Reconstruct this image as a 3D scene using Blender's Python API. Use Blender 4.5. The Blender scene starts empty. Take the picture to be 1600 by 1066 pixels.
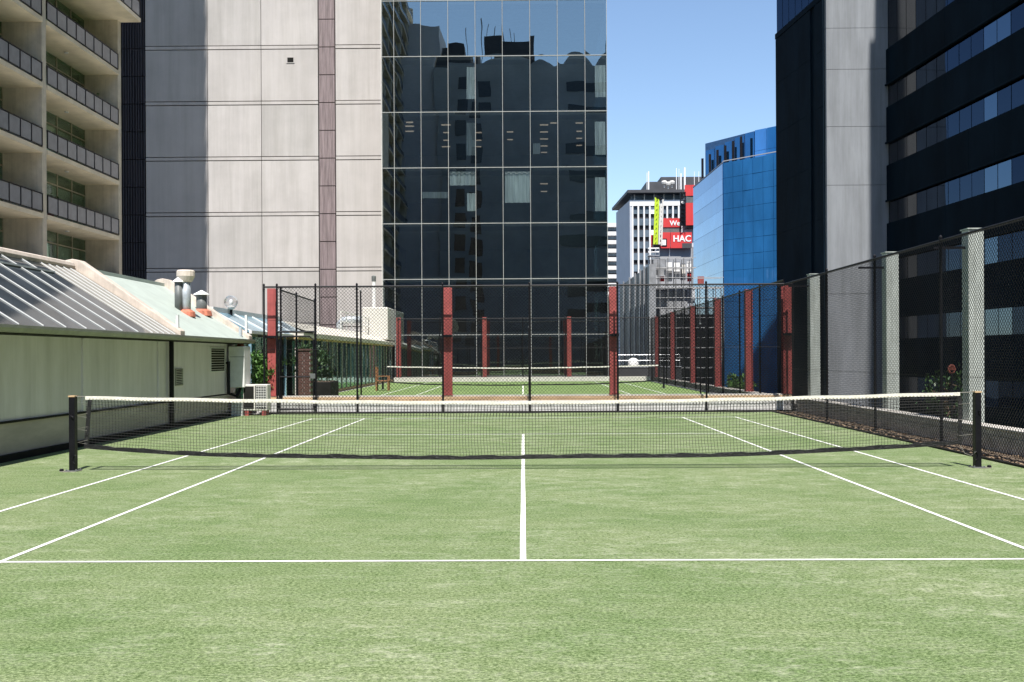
import bpy, bmesh, math, random
from mathutils import Vector, Matrix
random.seed(7)
S = bpy.context.scene
COL = S.collection
R = math.radians

# ------------------------------------------------------------------ camera, sky, sun, exposure
CX, CY, CZ = .008, -14.294, 1.5994
FPX, HOR, YAW, ROLL = 1576.8, 557.0, -.010979, -.0052125
_ff = Vector((math.sin(YAW), math.cos(YAW), 0)); _r0 = Vector((math.cos(YAW), -math.sin(YAW), 0)); _u0 = Vector((0, 0, 1))
_rr = _r0 * math.cos(ROLL) + _u0 * math.sin(ROLL); _uu = _u0 * math.cos(ROLL) - _r0 * math.sin(ROLL)
cd = bpy.data.cameras.new('camera'); cam = bpy.data.objects.new('camera', cd); COL.objects.link(cam)
cam.matrix_world = Matrix(((_rr.x, _uu.x, -_ff.x, CX), (_rr.y, _uu.y, -_ff.y, CY), (_rr.z, _uu.z, -_ff.z, CZ), (0, 0, 0, 1)))
cd.sensor_width = 36; cd.lens = FPX / 1600 * 36; cd.shift_y = (HOR - 533) / 1600
cd.clip_start = .1; cd.clip_end = 3000
S.camera = cam

SUN_EL, SX = 60.0, .10
w = bpy.data.worlds.new('World'); S.world = w; w.use_nodes = True
nt = w.node_tree; bg = nt.nodes['Background']
sky = nt.nodes.new('ShaderNodeTexSky'); sky.sky_type = 'NISHITA'; sky.sun_disc = False
sky.sun_elevation = R(SUN_EL); sky.sun_rotation = R(180) - math.atan(SX)
sky.air_density = 1.0; sky.dust_density = .15; sky.ozone_density = 2.2; sky.altitude = 50
nt.links.new(sky.outputs[0], bg.inputs[0]); bg.inputs[1].default_value = .12
sl = bpy.data.lights.new('sun', 'SUN'); sl.energy = 4.9; sl.angle = R(.5); sl.color = (1, .955, .89)
so = bpy.data.objects.new('sun', sl); COL.objects.link(so)
_c = math.cos(R(SUN_EL)); _n = math.hypot(SX, 1)
so.rotation_euler = Vector((SX / _n * _c, -_c / _n, math.sin(R(SUN_EL)))).to_track_quat('Z', 'Y').to_euler()
so.location = (0, -30, 80)
S.view_settings.view_transform = 'Standard'; S.view_settings.look = 'None'
S.view_settings.exposure = .65; S.view_settings.gamma = 1
S.cycles.max_bounces = 10; S.cycles.transparent_max_bounces = 24; S.cycles.glossy_bounces = 5


# ------------------------------------------------------------------ pixel rays for far things of known distance
def _ray(a, b): return _ff + _rr * ((a - 800) / FPX) - _uu * ((b - HOR) / FPX)
def WY(Y, a, b):
    d = _ray(a, b); return Vector((CX, CY, CZ)) + d * ((Y - CY) / d.y)
def WX(X, a, b):
    d = _ray(a, b); return Vector((CX, CY, CZ)) + d * ((X - CX) / d.x)


# ------------------------------------------------------------------ materials
def mat(name, col, rough=.6, metal=0, var=.12, scale=3.0, bump=0, bscale=40, spec=.5, stretch=(1, 1, 1), col2=None, lo=.35, hi=.65, coat=0, streak=0, sscale=1.2):
    m = bpy.data.materials.new(name); m.use_nodes = True
    t = m.node_tree; N = t.nodes; b = N['Principled BSDF']
    b.inputs['Roughness'].default_value = rough; b.inputs['Metallic'].default_value = metal
    b.inputs['Specular IOR Level'].default_value = spec
    b.inputs['Coat Weight'].default_value = coat
    tc = N.new('ShaderNodeTexCoord'); mp = N.new('ShaderNodeMapping'); mp.inputs['Scale'].default_value = stretch
    t.links.new(tc.outputs['Object'], mp.inputs[0])
    nz = N.new('ShaderNodeTexNoise'); nz.inputs['Scale'].default_value = scale; nz.inputs['Detail'].default_value = 6
    nz.inputs['Roughness'].default_value = .62
    t.links.new(mp.outputs[0], nz.inputs['Vector'])
    rp = N.new('ShaderNodeValToRGB'); rp.color_ramp.elements[0].position = lo; rp.color_ramp.elements[1].position = hi
    c2 = col2 or tuple(min(1, c * (1 + var)) for c in col); c1 = col if col2 else tuple(c * (1 - var) for c in col)
    rp.color_ramp.elements[0].color = (*c1, 1); rp.color_ramp.elements[1].color = (*c2, 1)
    t.links.new(nz.outputs[0], rp.inputs[0]); t.links.new(rp.outputs[0], b.inputs['Base Color'])
    if streak:                             # rain streaks and weathering running down the face
        m2 = N.new('ShaderNodeMapping'); m2.inputs['Scale'].default_value = (1.6, 1.6, .07); t.links.new(tc.outputs['Object'], m2.inputs[0])
        n3 = N.new('ShaderNodeTexNoise'); n3.inputs['Scale'].default_value = sscale; n3.inputs['Detail'].default_value = 9; n3.inputs['Roughness'].default_value = .7
        t.links.new(m2.outputs[0], n3.inputs['Vector'])
        r3 = N.new('ShaderNodeValToRGB'); r3.color_ramp.elements[0].position = .34; r3.color_ramp.elements[1].position = .58
        k_ = 1 - streak; r3.color_ramp.elements[0].color = (k_, k_, k_ * .98, 1); r3.color_ramp.elements[1].color = (1, 1, 1, 1)
        mx = N.new('ShaderNodeMix'); mx.data_type = 'RGBA'; mx.blend_type = 'MULTIPLY'; mx.inputs[0].default_value = 1
        t.links.new(n3.outputs[0], r3.inputs[0]); t.links.new(rp.outputs[0], mx.inputs[6]); t.links.new(r3.outputs[0], mx.inputs[7]); t.links.new(mx.outputs[2], b.inputs['Base Color'])
    if bump:
        n2 = N.new('ShaderNodeTexNoise'); n2.inputs['Scale'].default_value = bscale; n2.inputs['Detail'].default_value = 4
        bp = N.new('ShaderNodeBump'); bp.inputs['Strength'].default_value = bump; bp.inputs['Distance'].default_value = .02
        t.links.new(mp.outputs[0], n2.inputs['Vector']); t.links.new(n2.outputs[0], bp.inputs['Height']); t.links.new(bp.outputs[0], b.inputs['Normal'])
    return m

def glass(name, tint, refl, rcol=(.9, .95, 1), wave=.02, wscale=.5, rough=.0, graze=.45):
    """coated glazing: part mirror, part tinted see-through"""
    m = bpy.data.materials.new(name); m.use_nodes = True
    t = m.node_tree; N = t.nodes; N.remove(N['Principled BSDF']); out = N['Material Output']
    g = N.new('ShaderNodeBsdfGlossy'); g.inputs['Color'].default_value = (*rcol, 1); g.inputs['Roughness'].default_value = rough
    tr = N.new('ShaderNodeBsdfTransparent'); tr.inputs['Color'].default_value = (*tint, 1)
    mx = N.new('ShaderNodeMixShader')
    lw = N.new('ShaderNodeLayerWeight'); lw.inputs['Blend'].default_value = .25
    ma = N.new('ShaderNodeMapRange'); ma.inputs['From Min'].default_value = 0; ma.inputs['From Max'].default_value = 1
    ma.inputs['To Min'].default_value = refl; ma.inputs['To Max'].default_value = min(1, refl + graze)
    t.links.new(lw.outputs['Fresnel'], ma.inputs[0]); t.links.new(ma.outputs[0], mx.inputs[0])
    t.links.new(tr.outputs[0], mx.inputs[1]); t.links.new(g.outputs[0], mx.inputs[2]); t.links.new(mx.outputs[0], out.inputs[0])
    if wave:
        tc = N.new('ShaderNodeTexCoord'); nz = N.new('ShaderNodeTexNoise'); nz.inputs['Scale'].default_value = wscale; nz.inputs['Detail'].default_value = 1
        bp = N.new('ShaderNodeBump'); bp.inputs['Strength'].default_value = 1; bp.inputs['Distance'].default_value = wave
        t.links.new(tc.outputs['Object'], nz.inputs['Vector']); t.links.new(nz.outputs[0], bp.inputs['Height'])
        t.links.new(bp.outputs[0], g.inputs['Normal'])
    return m

def emit(name, col, st):
    m = bpy.data.materials.new(name); m.use_nodes = True
    b = m.node_tree.nodes['Principled BSDF']; b.inputs['Base Color'].default_value = (*col, 1)
    b.inputs['Emission Color'].default_value = (*col, 1); b.inputs['Emission Strength'].default_value = st
    return m

def turf_mat(name, base, dark, sand):
    m = bpy.data.materials.new(name); m.use_nodes = True
    t = m.node_tree; N = t.nodes; L = t.links; b = N['Principled BSDF']; b.inputs['Roughness'].default_value = .85; b.inputs['Specular IOR Level'].default_value = .15
    tc = N.new('ShaderNodeTexCoord')
    def noise(sc, stretch, det=5, rg=.6):
        mp = N.new('ShaderNodeMapping'); mp.inputs['Scale'].default_value = stretch
        L.new(tc.outputs['Object'], mp.inputs[0])
        n = N.new('ShaderNodeTexNoise'); n.inputs['Scale'].default_value = sc; n.inputs['Detail'].default_value = det; n.inputs['Roughness'].default_value = rg
        L.new(mp.outputs[0], n.inputs['Vector']); return n
    def ramp(n, a, c, ca, cb):
        r = N.new('ShaderNodeValToRGB'); r.color_ramp.elements[0].position = a; r.color_ramp.elements[1].position = c
        r.color_ramp.elements[0].color = ca; r.color_ramp.elements[1].color = cb; L.new(n.outputs[0], r.inputs[0]); return r
    def mix(fac, a, bb, typ='MIX'):
        x = N.new('ShaderNodeMix'); x.data_type = 'RGBA'; x.blend_type = typ
        if isinstance(fac, float): x.inputs[0].default_value = fac
        else: L.new(fac, x.inputs[0])
        for s, v in ((6, a), (7, bb)):
            if isinstance(v, tuple): x.inputs[s].default_value = v
            else: L.new(v, x.inputs[s])
        return x.outputs[2]
    W1, B1 = (1, 1, 1, 1), (0, 0, 0, 1)
    n1 = ramp(noise(.6, (.8, 1.2, 1), 7, .68), .38, .62, (*dark, 1), (*base, 1))            # broad tone
    n2 = ramp(noise(135, (.7, 1, 1), 3, .8), .36, .66, (.50, .55, .44, 1), (1.5, 1.42, 1.55, 1))   # blades
    c = mix(1.0, n1.outputs[0], n2.outputs[0], 'MULTIPLY')
    n6 = ramp(noise(55, (.7, 1, 1), 4, .75), .38, .63, (.34, .42, .28, 1), (1.62, 1.54, 1.72, 1))    # tufts
    c = mix(1.0, c, n6.outputs[0], 'MULTIPLY')
    n7 = ramp(noise(19, (.55, 1.1, 1), 6, .8), .42, .62, B1, W1)      # sand showing between tufts
    n3 = ramp(noise(3.2, (.75, 1.15, 1), 9, .8), .44, .66, B1, W1)      # brushed scuffs
    n4 = ramp(noise(.28, (.8, 1.2, 1), 3), .36, .66, (.25, .25, .25, 1), (.9, .9, .9, 1))
    f = N.new('ShaderNodeMath'); f.operation = 'MULTIPLY'; L.new(n3.outputs[0], f.inputs[0]); L.new(n7.outputs[0], f.inputs[1])
    f2 = N.new('ShaderNodeMath'); f2.operation = 'MULTIPLY'; L.new(f.outputs[0], f2.inputs[0]); L.new(n4.outputs[0], f2.inputs[1]); f = f2
    c = mix(f.outputs[0], c, (*sand, 1))
    n5 = ramp(noise(3, (.25, 3, 1), 5), .3, .75, (.88, .91, .84, 1), (1.1, 1.08, 1.12, 1))
    c = mix(1.0, c, n5.outputs[0], 'MULTIPLY')
    L.new(c, b.inputs['Base Color'])
    bp = N.new('ShaderNodeBump'); bp.inputs['Strength'].default_value = .55; bp.inputs['Distance'].default_value = .012
    nb = noise(70, (.7, 1, 1), 3, .8); L.new(nb.outputs[0], bp.inputs['Height']); L.new(bp.outputs[0], b.inputs['Normal'])
    return m

M = {}
M['turf'] = turf_mat('turf', (.190, .243, .112), (.142, .206, .080), (.56, .56, .44))
M['turf_far'] = turf_mat('turf_far', (.165, .255, .085), (.14, .22, .07), (.40, .42, .24))
M['line'] = mat('line_paint', (.80, .80, .76), .75, var=.1, scale=9, bump=.3, bscale=150)
M['conc'] = mat('concrete', (.36, .35, .33), .85, var=.18, scale=1.6, bump=.2, bscale=60)
M['street'] = mat('asphalt', (.06, .06, .062), .9, var=.25, scale=1)
M['whitewall'] = mat('white_wall', (.62, .61, .60), .8, streak=.3, sscale=6, var=.15, scale=4, bump=.3, stretch=(1, 1, 3))
M['timber_tan'] = mat('tan_timber', (.55, .38, .22), .8, var=.2, scale=6, stretch=(.2, 1, 1), bump=.2)
M['litter'] = mat('litter', (.05, .038, .028), .95, scale=22, col2=(.26, .19, .13), lo=.42, hi=.68, bump=.8, bscale=40)
M['black'] = mat('black_steel', (.007, .007, .010), .45, var=.3, scale=12, spec=.22)
M['blackpvc'] = mat('black_pvc', (.011, .011, .013), .5, var=.2, scale=30, spec=.2)
M['cord'] = mat('net_cord', (.014, .014, .014), .85, var=.2, scale=30)
M['tape'] = mat('net_tape', (.009, .009, .011), .38, var=.5, scale=9, spec=.4, bump=.6, bscale=22, stretch=(1, 1, 5))
M['band'] = mat('net_band', (.68, .65, .58), .8, scale=10, col2=(.80, .78, .72), bump=.4, bscale=60)
M['lace'] = mat('lacing', (.22, .21, .19), .9)
M['footing'] = mat('footing', (.20, .19, .15), .95, var=.3, scale=14)
M['bandstitch'] = mat('band_stitch', (.30, .25, .17), .9)
M['red'] = mat('red_steel', (.36, .080, .075), .5, streak=.2, sscale=8, var=.15, scale=5, bump=.1)
M['redbase'] = mat('red_steel_rust', (.26, .055, .05), .65, var=.3, scale=8)
M['palecol'] = mat('pale_column', (.44, .48, .45), .75, streak=.25, sscale=8, var=.12, scale=4, stretch=(3, 3, .6), bump=.15)
M['curb'] = mat('kerb_conc', (.52, .48, .42), .9, var=.25, scale=3, bump=.4, stretch=(1, 1, 2))
M['curbtop'] = mat('kerb_top', (.55, .52, .48), .9, var=.2, scale=5)
M['pavwall'] = mat('pavilion_wall', (.80, .75, .80), .8, streak=.12, sscale=2.5, var=.10, scale=1.2, bump=.1, stretch=(1, 1, .35))
M['pavbase'] = mat('pavilion_base', (.52, .46, .44), .85, var=.14, scale=2, stretch=(1, .4, 2))
M['trimdark'] = mat('dark_trim', (.014, .014, .013), .7, var=.3, spec=.15)
M['gutter'] = mat('gutter_paint', (.30, .30, .25), .45, var=.12, scale=4)
M['coping'] = mat('coping', (.62, .54, .47), .8, streak=.2, sscale=4, var=.16, scale=2.5, bump=.2)
M['palegreen'] = mat('pale_green_roof', (.44, .50, .45), .5, var=.08, scale=2, bump=.1, bscale=3)
M['bar'] = mat('glazing_bar', (.66, .68, .68), .45, var=.08)
M['roofglass'] = mat('roof_glass', (.026, .034, .042), .05, var=.4, scale=1.1, spec=.45, bump=.03, bscale=2)
M['polycarb'] = mat('bronze_polycarbonate', (.24, .22, .19), .3, var=.12, scale=2)
M['zinc'] = mat('zinc', (.46, .50, .54), .4, metal=.3, var=.15, scale=5)
M['greymetal'] = mat('grey_sheet_metal', (.12, .13, .13), .5, var=.2)
M['rusty'] = mat('rusty_collar', (.48, .16, .10), .8, var=.3, scale=8)
M['white'] = mat('white_paint', (.74, .74, .73), .5, var=.06, scale=6)
M['offwhite'] = mat('off_white', (.62, .60, .56), .6, var=.1, scale=6)
M['wood'] = mat('brown_timber', (.26, .115, .05), .6, var=.3, scale=8, stretch=(1, 6, 1))
M['brick'] = mat('brick', (.09, .045, .036), .9, var=.35, scale=14, stretch=(1, 1, 3))
M['leaf'] = mat('leaf', (.05, .13, .025), .5, col2=(.13, .26, .06), scale=6)
M['leafd'] = mat('leaf_dark', (.02, .055, .018), .5, col2=(.06, .12, .035), scale=6)
M['twig'] = mat('twig', (.09, .06, .04), .9)
M['globe'] = glass('globe_glass', (.93, .93, .93), .10, wave=0)
# buildings
M['greypanel'] = mat('grey_panel', (.49, .465, .45), .85, var=.07, scale=.35, streak=.13, sscale=1.0, bump=.15, bscale=12)
M['greypanelb'] = mat('grey_panel_pale', (.505, .48, .465), .85, var=.07, scale=.45, streak=.16, sscale=1.3, bump=.15, bscale=12)
M['greypanelc'] = mat('grey_panel_weathered', (.465, .445, .43), .85, var=.09, scale=.3, streak=.18, sscale=.8, bump=.15, bscale=12)
M['joint'] = mat('joint', (.05, .045, .045), .9)
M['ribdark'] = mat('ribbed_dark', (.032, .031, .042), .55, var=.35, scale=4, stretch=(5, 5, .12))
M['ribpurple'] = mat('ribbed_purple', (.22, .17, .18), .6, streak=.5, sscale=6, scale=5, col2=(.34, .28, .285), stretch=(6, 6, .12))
M['beige'] = mat('beige_concrete', (.66, .59, .48), .85, streak=.2, sscale=2, var=.14, scale=1.1, bump=.15)
M['soffit'] = mat('soffit', (.78, .68, .52), .85, var=.12, scale=.8)
M['railpanel'] = mat('balcony_panel', (.24, .245, .265), .25, var=.1, scale=2)
M['aptframe'] = mat('window_frame', (.45, .40, .30), .5)
M['aptglass'] = glass('apartment_glass', (.78, .86, .82), .12, (.75, .9, .82), wave=.01)
M['curtain'] = mat('curtain', (.82, .80, .74), .9, var=.18, scale=3, stretch=(1, 9, .3))
M['sheer'] = mat('blue_sheer', (.50, .66, .72), .9, var=.2, scale=3, stretch=(1, 9, .3))
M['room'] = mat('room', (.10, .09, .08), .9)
M['mirror'] = glass('dark_facade_glass', (.55, .63, .65), .40, (.74, .84, .83), wave=.0045, wscale=.45)
M['tmull'] = mat('tower_mullion', (.40, .41, .40), .5, var=.1)
M['mull'] = mat('pale_mullion', (.52, .50, .46), .5, var=.1)
M['slab'] = mat('office_slab', (.06, .065, .07), .9)
M['ceil'] = mat('office_ceiling', (.14, .14, .14), .9)
M['officewall'] = mat('office_wall', (.20, .21, .22), .9)
M['blind'] = mat('blind', (.78, .80, .82), .9, var=.25, scale=1.2, stretch=(8, 1, .5))
M['lamp'] = emit('ceiling_lamp', (1, .76, .56), .36)
M['darkclad'] = mat('dark_cladding', (.005, .012, .020), .7, var=.25, scale=.5, spec=.03, bump=.1, bscale=8, stretch=(1, 1, .4))
M['darkclad2'] = mat('dark_cladding_left', (.007, .015, .024), .7, var=.3, scale=.5, spec=.03, stretch=(1, 1, .4))
M['darkglass'] = glass('dark_window_glass', (.05, .06, .08), .07, (.46, .66, 1), wave=.012, wscale=.35, graze=.18)
M['darkglassb'] = glass('window_glass_dim_reflection', (.05, .06, .08), .05, (.40, .60, 1), wave=.012, wscale=.35, graze=.09)
M['darkglassc'] = glass('window_glass_bright_reflection', (.05, .06, .08), .17, (.50, .72, 1), wave=.012, wscale=.35, graze=.34)
M['darkglass2'] = mat('unlit_window', (.012, .014, .02), .12, spec=.6)
M['pierconc'] = mat('pier_concrete', (.255, .272, .296), .85, var=.10, streak=.22, scale=.6, bump=.15, bscale=10, stretch=(2, 2, .5))
M['blueglass'] = mat('blue_glass', (.040, .25, .64), .06, metal=.3, var=.22, scale=.4, spec=1, stretch=(1, 1, .3), coat=1)
M['bluefacet'] = mat('blue_glass_side', (.06, .19, .38), .04, metal=.9, var=.12, scale=.4)
M['bluelight'] = mat('blue_glass_pale', (.12, .27, .48), .04, metal=.9, var=.1, scale=.4)
M['bluebar'] = mat('blue_bar', (.03, .10, .24), .4)
M['whiteconc'] = mat('white_concrete', (.74, .73, .72), .7, var=.05, scale=.5)
M['shadeconc'] = mat('bluegrey_shade_concrete', (.48, .50, .54), .8, var=.05, scale=.5)  # white concrete with shade put into its colour; also plain blue-grey parts
M['officeglass'] = mat('office_window', (.16, .21, .26), .12, var=.4, scale=.25, spec=.8)
M['spandrel'] = mat('dark_spandrel', (.035, .03, .033), .5, var=.4, scale=.3)
M['charcoal'] = mat('charcoal_sheet', (.055, .056, .062), .6, var=.15, scale=.6)
M['sitered'] = mat('site_red', (.60, .045, .045), .5, var=.06, scale=.5)
M['sitewhite'] = mat('sign_white', (.85, .85, .85), .6, var=.02)
M['lime'] = mat('lime_boom', (.50, .66, .03), .5, var=.1)
M['galv'] = mat('galvanised', (.42, .43, .45), .4, metal=.5, var=.2, scale=2)
M['scaf'] = mat('scaffold_tube', (.20, .205, .215), .5, metal=.2, var=.25, scale=2)
M['corr'] = mat('corrugated_dark', (.10, .11, .125), .45, metal=.4, var=.3, scale=.5, stretch=(4, 4, .2))
M['core'] = mat('core_concrete', (.30, .31, .33), .85, var=.12, scale=.4)
M['bluesky'] = mat('blue_skylight', (.20, .34, .42), .15, var=.2, scale=1.2, spec=.8)
M['tealglass'] = glass('teal_glass', (.42, .64, .62), .30, (.72, .92, .90), wave=.006, wscale=1.2)
M['cream'] = mat('cream_fascia', (.60, .57, .50), .7, var=.1, scale=2)
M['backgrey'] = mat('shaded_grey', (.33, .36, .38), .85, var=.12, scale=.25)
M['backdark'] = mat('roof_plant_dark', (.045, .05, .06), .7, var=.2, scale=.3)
M['canopy'] = mat('cream_canopy', (.62, .58, .47), .8, var=.08)
M['objectred'] = mat('object_red', (.13, .03, .02), .8)


# ------------------------------------------------------------------ mesh helpers
class MB:
    def __init__(s): s.v = []; s.f = []
    def add(s, vs, fs):
        o = len(s.v); s.v += [tuple(p) for p in vs]; s.f += [tuple(i + o for i in f) for f in fs]; return s
    def box(s, x0, x1, y0, y1, z0, z1):
        return s.add([(x0, y0, z0), (x1, y0, z0), (x1, y1, z0), (x0, y1, z0), (x0, y0, z1), (x1, y0, z1), (x1, y1, z1), (x0, y1, z1)],
                     [(3, 2, 1, 0), (4, 5, 6, 7), (0, 1, 5, 4), (1, 2, 6, 5), (2, 3, 7, 6), (3, 0, 4, 7)])
    def hexa(s, b, t):
        """bottom 4 points, top 4 points"""
        return s.add(list(b) + list(t), [(3, 2, 1, 0), (4, 5, 6, 7), (0, 1, 5, 4), (1, 2, 6, 5), (2, 3, 7, 6), (3, 0, 4, 7)])
    def prism(s, poly, z0, z1):
        n = len(poly)
        return s.add([(x, y, z0) for x, y in poly] + [(x, y, z1) for x, y in poly],
                     [tuple(range(n - 1, -1, -1)), tuple(range(n, 2 * n))] + [(i, (i + 1) % n, n + (i + 1) % n, n + i) for i in range(n)])
    def extr(s, pts, d):
        """planar polygon pts extruded by vector d"""
        n = len(pts); pts = [Vector(p) for p in pts]; d = Vector(d)
        return s.add(pts + [p + d for p in pts], [tuple(range(n - 1, -1, -1)), tuple(range(n, 2 * n))] + [(i, (i + 1) % n, n + (i + 1) % n, n + i) for i in range(n)])
    def bar(s, a, b, wd, ht=None):
        a, b = Vector(a), Vector(b); ht = ht or wd; d = (b - a).normalized()
        u = Vector((0, 0, 1)) if abs(d.z) < .95 else Vector((0, 1, 0))
        x = d.cross(u).normalized() * wd / 2; y = x.cross(d).normalized() * ht / 2
        q = [-x - y, x - y, x + y, -x + y]
        return s.hexa([a + k for k in q], [b + k for k in q])
    def tube(s, pts, r, n=8):
        pts = [Vector(p) for p in pts]; rings = []
        for i, p in enumerate(pts):
            d = (pts[min(i + 1, len(pts) - 1)] - pts[max(i - 1, 0)]).normalized()
            u = Vector((0, 0, 1)) if abs(d.z) < .9 else Vector((0, 1, 0))
            x = d.cross(u).normalized(); y = x.cross(d).normalized()
            rr = r[i] if isinstance(r, (list, tuple)) else r
            rings.append([p + (x * math.cos(2 * math.pi * k / n) + y * math.sin(2 * math.pi * k / n)) * rr for k in range(n)])
        vs = [q for g in rings for q in g]; fs = []
        for i in range(len(pts) - 1):
            for k in range(n): fs.append((i * n + k, i * n + (k + 1) % n, (i + 1) * n + (k + 1) % n, (i + 1) * n + k))
        fs.append(tuple(range(n))); fs.append(tuple(range((len(pts) - 1) * n + n - 1, (len(pts) - 1) * n - 1, -1)))
        return s.add(vs, fs)
    def lathe(s, prof, c=(0, 0, 0), n=20):
        vs = [(c[0] + r * math.cos(2 * math.pi * k / n), c[1] + r * math.sin(2 * math.pi * k / n), c[2] + z) for r, z in prof for k in range(n)]
        fs = [(i * n + k, i * n + (k + 1) % n, (i + 1) * n + (k + 1) % n, (i + 1) * n + k) for i in range(len(prof) - 1) for k in range(n)]
        fs += [tuple(range(n - 1, -1, -1)), tuple(range((len(prof) - 1) * n, len(prof) * n))]
        return s.add(vs, fs)
    def build(s, name, m, parent=None, smooth=False):
        me = bpy.data.meshes.new(name); off = Vector((0, 0, 0))
        me.from_pydata([Vector(p) for p in s.v], [], s.f); me.validate(); me.update()
        bm = bmesh.new(); bm.from_mesh(me); bmesh.ops.recalc_face_normals(bm, faces=bm.faces); bm.to_mesh(me); bm.free()
        me.materials.append(m)
        if smooth: me.polygons.foreach_set('use_smooth', [True] * len(me.polygons))
        o = bpy.data.objects.new(name, me); COL.objects.link(o)
        if parent:
            o.parent = parent
            p, q = parent, Vector((0, 0, 0))
            while p: q += p.location; p = p.parent
            me.transform(Matrix.Translation(-q))
        return o

def bevel(o, wd, seg=2):
    b = o.modifiers.new('bevel', 'BEVEL'); b.width = wd; b.segments = seg; b.limit_method = 'ANGLE'; return o
def tag(o, label, cat, group=None):
    if 'kind' not in o: o['kind'] = 'thing'
    o['label'] = label; o['category'] = cat
    if group: o['group'] = group
    return o
def thing(name, label, cat, loc=(0, 0, 0), group=None):
    o = bpy.data.objects.new(name, None); o.empty_display_size = .2; COL.objects.link(o); o.location = loc
    return tag(o, label, cat, group)
def struct(o): o['kind'] = 'structure'; return o
def dup(root, loc, label, group=None):
    c = root.copy(); COL.objects.link(c); c.location = loc; c['label'] = label
    if group: c['group'] = group
    def rec(src, dst):
        for ch in list(src.children):
            k = ch.copy(); COL.objects.link(k); k.parent = dst; rec(ch, k)
    rec(root, c); return c

# ------------------------------------------------------------------ ground, podium, courts
struct(MB().add([(-1500, -1500, -4), (1500, -1500, -4), (1500, 1500, -4), (-1500, 1500, -4)], [(0, 1, 2, 3)]).build('street', M['street']))
struct(MB().box(-20, 8.35, -26, 47.2, -3.99, -.012).build('podium', M['conc']))
DZ = .12                                   # the far court lies a little higher
def sheet(name, x0, x1, y0, y1, z, m, nx=1, ny=1):
    vs = [(x0 + (x1 - x0) * i / nx, y0 + (y1 - y0) * j / ny, z) for j in range(ny + 1) for i in range(nx + 1)]
    fs = [(j * (nx + 1) + i, j * (nx + 1) + i + 1, (j + 1) * (nx + 1) + i + 1, (j + 1) * (nx + 1) + i) for j in range(ny) for i in range(nx)]
    return struct(MB().add(vs, fs).build(name, m))
sheet('near_court_turf', -8.02, 7.02, -25, 14.2, 0, M['turf'])
struct(MB().box(-8.3, 7.9, 15.1, 46.2, -.01, DZ - .004).build('far_court_base', M['conc']))
sheet('far_court_turf', -7.75, 7.3, 15.3, 45.0, DZ, M['turf_far'])

def court_lines(y0, z, name):
    b = MB()
    def seg(x0, ya, x1, yb, wd):
        n = max(2, int(math.hypot(x1 - x0, yb - ya) / .35)); d = Vector((x1 - x0, yb - ya, 0)).normalized(); p = Vector((-d.y, d.x, 0))
        vs = []; ph = random.random() * 9
        for i in range(n + 1):
            t = i / n; c = Vector((x0 + (x1 - x0) * t, ya + (yb - ya) * t, z))
            wob = .0012 * math.sin(i * .5 + ph); ww = wd / 2 + random.uniform(-.0008, .0008)
            vs += [c + p * (wob - ww), c + p * (wob + ww)]
        b.add(vs, [(2 * i, 2 * i + 2, 2 * i + 3, 2 * i + 1) for i in range(n)])
    for s in (-1, 1):
        seg(s * 4.115, y0 - 11.885, s * 4.115, y0 - 6.425, .045); seg(s * 4.115, y0 - 6.375, s * 4.115, y0 + 6.375, .045); seg(s * 4.115, y0 + 6.425, s * 4.115, y0 + 11.83, .045)
        seg(s * 5.485, y0 - 11.885, s * 5.485, y0 + 11.83, .045)
        seg(-4.135, y0 + s * 6.4, 4.135, y0 + s * 6.4, .048)
        if s > 0 or y0 > 5: seg(-5.51, y0 + s * 11.86, 5.51, y0 + s * 11.86, .06)
    if y0 < 5:                             # the near service line runs on past the singles lines to the picture's edges
        seg(-5.46, y0 - 6.4, -4.14, y0 - 6.4, .048); seg(4.14, y0 - 6.4, 5.46, y0 - 6.4, .048)
    seg(0, y0 - 6.375, 0, y0 + 6.375, .050)
    return struct(b.build(name, M['line']))
court_lines(0, .004, 'near_court_lines')
FN = 31.7
court_lines(FN, DZ + .004, 'far_court_lines')
sheet('leaf_litter_strip', 7.02, 7.72, -25, 14.2, .004, M['litter'])

# fallen leaves lying along the right hand fence: uncountable
lb = MB()
for i in range(2600):
    x = 7.08 + abs(random.gauss(0, .28)); y = random.uniform(-6, 14.1); a = random.uniform(0, 6.28); s_ = random.uniform(.018, .045)
    if x > 7.7: continue
    z = .012 + random.random() * .03; u = Vector((math.cos(a), math.sin(a), random.uniform(-.4, .4))) * s_; v = Vector((-math.sin(a), math.cos(a), random.uniform(-.4, .4))) * s_ * .5
    c = Vector((x, y, z)); lb.add([c - u, c + v, c + u, c - v], [(0, 1, 2, 3)])
M['dryleaf'] = mat('dry_leaf', (.11, .07, .04), .9, col2=(.32, .23, .15), scale=9)
o = lb.build('fallen_leaves', M['dryleaf']); o['kind'] = 'stuff'; tag(o, 'dry brown leaves lying along the foot of the right fence', 'leaves')

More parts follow.
